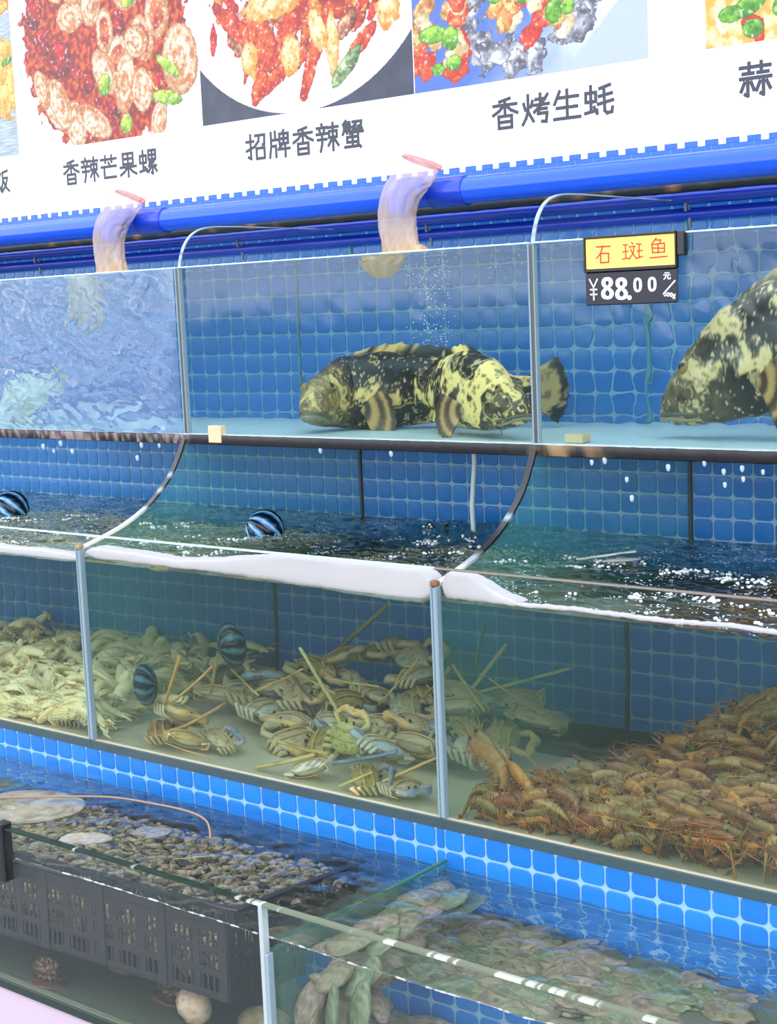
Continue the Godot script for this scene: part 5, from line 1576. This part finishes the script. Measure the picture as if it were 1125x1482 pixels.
func build_surface_things() -> void:
	foam("foam_bank", "white foam bank along the pane of the crab tank, thickest at the right", 0.004, 0.978,
		func(x): return -0.247 - 0.016 * smoothstep(0.25, 1.0, x) + 0.003 * nz(Vector3(x, 0, 0), 9.0),
		func(x): return lerp(-0.226, -0.198, smoothstep(0.28, 0.62, x)) + 0.003 * nz(Vector3(x, 5, 0), 7.0) + 0.008 * smoothstep(0.30, 0.04, x), 0.925)
	foam("foam_bank", "white foam tapering off beside the rusty joint of the shrimp tank", 0.997, 1.16,
		func(x): return -0.249 + 0.002 * nz(Vector3(x, 0, 0), 12.0), func(x): return lerp(-0.200, -0.236, smoothstep(1.04, 1.155, x)), 0.93)
	foam("foam_line", "thin white foam line at the water's edge of the shrimp tank", 1.15, 1.95,
		func(x): return -0.2465 + 0.006 * nz(Vector3(x, 0, 0), 4.0), func(x): return -0.2395 + 0.006 * nz(Vector3(x, 0, 0), 4.0) + 0.0015 * nz(Vector3(x, 0, 0), 40.0), 0.962)
	foam("foam_bank", "white foam band along the pane of the pale mantis shrimp tank", -1.6, -0.014,
		func(x): return -0.260 + 0.003 * nz(Vector3(x, 0, 0), 9.0), func(x): return -0.236 + 0.004 * nz(Vector3(x, 5, 0), 8.0), 0.94)
	var lm := mb()
	grid(lm, 700, 6, func(u, v):
		var x: float = lerp(0.42, 1.9, u)
		var rr: float = 0.0002 + 0.0016 * smoothstep(-0.1, 0.35, nz(Vector3(x, 2, 0), 30.0) + 0.3 * nz(Vector3(x, 2, 5), 90.0))
		return Vector3(x, -0.718 + 0.003 * nz(Vector3(x, 0, 0), 6.0) + rr * sin(v * TAU), ZL - 0.0135 + rr * cos(v * TAU)), true)
	tag(obj("foam_line", mesh_of(lm), mat("white_foam", Color(0.80, 0.785, 0.79), 0.8)), "broken thin white foam line along the water's edge of the low tanks", "foam", "", "stuff")
	striped_float("blue and black ribbed float bobbing in the middle of the crab tank's surface", Vector3(0.030, -0.258, 0.425), Vector3(0.050, 0.046, 0.046), Basis(Vector3.BACK, 0.9) * Basis(Vector3.RIGHT, 0.6), false)
	striped_float("blue and black ribbed float at the left edge, bobbing in the mantis shrimp tank", Vector3(-0.955, -0.252, 0.447), Vector3(0.050, 0.048, 0.048), Basis(Vector3.BACK, 0.9) * Basis(Vector3.RIGHT, 0.6), false)
	striped_float("dark teal ribbed float under water beside the upright reed straw", Vector3(0.126, -0.529, 0.90), Vector3(0.045, 0.030, 0.056), Basis(Vector3.UP, 0.3) * Basis(Vector3.BACK, -1.45), true)
	striped_float("hazy dark ribbed float under water further back, above the crab pile", Vector3(0.215, -0.465, 0.60), Vector3(0.050, 0.036, 0.050), Basis(Vector3.UP, 0.8) * Basis(Vector3.BACK, -1.3), true)
	# bubbles
	var spots := []
	for c in [[-0.81, 0.50, 30, 0.09], [-0.67, 0.42, 30, 0.08], [-0.33, 0.42, 40, 0.08], [-0.20, 0.62, 20, 0.12], [-0.30, 0.80, 24, 0.16], [0.10, 0.60, 22, 0.10], [0.20, 0.78, 16, 0.12], [0.47, 0.30, 60, 0.11], [0.58, 0.42, 30, 0.10], [0.72, 0.55, 18, 0.14], [0.95, 0.48, 26, 0.07], [1.02, 0.42, 20, 0.06], [1.20, 0.50, 30, 0.07], [1.28, 0.48, 26, 0.06], [1.36, 0.46, 24, 0.06], [1.34, 0.76, 22, 0.08], [1.46, 0.66, 20, 0.10], [1.53, 0.84, 18, 0.06], [1.20, 0.78, 16, 0.12], [1.42, 0.90, 10, 0.05]]:
		for q in 4:
			var cx: float = c[0] + rng.randf_range(-1, 1) * c[3]; var cz: float = c[1] + rng.randf_range(-1, 1) * c[3]
			for k in c[2] / 3:
				var x: float = cx + rng.randfn() * 0.013; var z: float = cz + rng.randfn() * 0.013
				if z > 0.955 or z < 0.03:
					continue
				var splash := 0.05 * exp(-(pow(x - 0.47, 2) + pow(z - 0.25, 2)) / 0.006)
				spots.append(Transform3D(Basis.from_scale(Vector3.ONE * rng.randf_range(0.25, 1.1)), Vector3(x, lerp(-0.283, -0.252, z / 0.976) + 0.003 + splash * rng.randf(), z)))
	var fine := []
	for k in 15000:
		var x := rng.randf_range(-1.3, 1.75); var z := rng.randf_range(0.02, 0.955)
		var n := nz(Vector3(x * 0.8, 0, z * 1.6), 7.0) + 0.5 * nz(Vector3(x, 4, z * 2.0), 18.0)
		if n < 0.07 + 0.20 * rng.randf():
			continue
		fine.append(Transform3D(Basis.from_scale(Vector3(rng.randf_range(0.15, 0.55), 0.25, rng.randf_range(0.15, 0.55))), Vector3(x, lerp(-0.283, -0.252, z / 0.976) + 0.003 + 0.007 * nz(Vector3(x, 0, z), 7.0), z)))
	var bm := mb()
	ball(bm, Vector3.ZERO, Vector3(0.0042, 0.0030, 0.0042), 6, 9)
	many("surface_bubbles", "white bubbles in clusters on the water of the middle row", "bubbles", mesh_of(bm), mat("bubble_white", Color(0.93, 0.96, 0.97), 0.15), spots)
	many("surface_froth", "streaks of fine froth drifting on the water of the middle row", "froth", mesh_of(bm), mat("froth_white", Color(0.78, 0.86, 0.86), 0.4), fine)
	spots = []
	for k in 260:
		var y := rng.randf_range(0.14, 0.385)
		spots.append(Transform3D(Basis.from_scale(Vector3.ONE * rng.randf_range(0.2, 0.65)), Vector3(0.475 + rng.randfn() * 0.020 * (1.0 + (y - 0.14) * 3.0), y, 0.13 + rng.randfn() * 0.015)))
	for k in 120:
		spots.append(Transform3D(Basis.from_scale(Vector3.ONE * rng.randf_range(0.15, 0.4)), Vector3(rng.randf_range(0.38, 0.85), rng.randf_range(0.33, 0.385), rng.randf_range(0.1, 0.5))))
	many("air_bubbles", "fine air bubbles rising behind the groupers", "bubbles", mesh_of(bm), mat("bubble_white", Color(0.93, 0.96, 0.97), 0.15), spots)
	# drips under the rail
	var dm := mb()
	ball(dm, Vector3.ZERO, Vector3(0.0042, 0.0085, 0.0042), 12, 12, Basis.IDENTITY, func(d): return 1.0 if d.y < 0 else 1.0 - 0.55 * d.y * d.y)
	var dmesh := mesh_of(dm)
	var drop := mat("clear_drop", Color(0.88, 0.94, 0.98, 0.38), 0.05)
	drop.transparency = BaseMaterial3D.TRANSPARENCY_ALPHA
	for q in [[-0.544, -0.041], [-0.502, -0.052], [-0.472, -0.031], [-0.428, -0.050], [-0.164, -0.028], [-0.182, -0.060], [-0.10, -0.028], [1.114, -0.030], [1.143, -0.025], [1.278, -0.034], [1.352, -0.024], [1.39, -0.038], [1.392, -0.062], [1.426, -0.031], [1.428, -0.050], [1.466, -0.036], [0.42, -0.026], [0.62, -0.027], [1.19, -0.060], [1.20, -0.095]]:
		var o := obj("water_drop", dmesh, drop)
		o.position = Vector3(q[0], q[1], ZF + 0.001)
		o.scale = Vector3.ONE * rng.randf_range(0.8, 1.2)
		tag(o, "clear drop %s the black rail, below the %s" % ["hanging from" if q[1] > -0.04 else "falling under", "tank with the running front" if q[0] < 0.0 else ("two groupers" if q[0] < 1.0 else ("price sign" if q[0] < 1.3 else "large greyish grouper"))], "water drop", "drops below the black rail")
	var m := mb()
	tube(m, [Vector3(0.505, -0.015, 0.18), Vector3(0.512, -0.10, 0.19), Vector3(0.508, -0.20, 0.20), Vector3(0.510, -0.30, 0.20)], 0.0062, 10)
	tag(obj("air_tube", mesh_of(m), mat("white_tube", Color(0.80, 0.86, 0.88), 0.3)), "white air tube hanging into the crab tank at the splash", "tube")
	m = mb()
	ball(m, Vector3(1.055, -0.258, 0.435), Vector3(0.040, 0.004, 0.013), 12, 16, Basis(Vector3.UP, 0.75))
	tag(obj("white_flake", mesh_of(m), mat("white_foam", Color(0.95, 0.94, 0.94), 0.7)), "white leaf-shaped flake floating in the shrimp tank", "flake")
	reed("pale_stick", "thin pale stick floating beside the white flake in the shrimp tank", Vector3(0.955, -0.262, 0.45), Vector3(1.045, -0.252, 0.36), 0.0035, lin(226, 228, 214), 0.0)
	m = mb()
	var raw := [Vector3(-0.12, -0.732, 1.29), Vector3(-0.028, -0.731, 1.227), Vector3(0.073, -0.730, 1.159), Vector3(0.181, -0.730, 1.098), Vector3(0.29, -0.730, 1.078), Vector3(0.385, -0.731, 1.070), Vector3(0.455, -0.732, 1.085), Vector3(0.50, -0.738, 1.115), Vector3(0.535, -0.752, 1.15)]
	var cv := Curve3D.new()
	for k in raw.size():
		var tn: Vector3 = (raw[mini(k + 1, raw.size() - 1)] - raw[maxi(k - 1, 0)]) / 6.0
		cv.add_point(raw[k], -tn, tn)
	var pts := []
	for k in 60:
		pts.append(cv.samplef(k / 59.0 * (raw.size() - 1)))
	tube(m, pts, 0.0024, 6)
	tag(obj("cord", mesh_of(m), mat("tan_cord", Color(0.60, 0.48, 0.38), 0.6)), "tan cord trailing over the water of the crate's tank", "cord")
	reed("reed_splinter", "short straw splinter lying on the shellfish in the crate", Vector3(0.555, -0.755, 1.26), Vector3(0.60, -0.752, 1.20), 0.002, lin(214, 186, 120), 0.0)
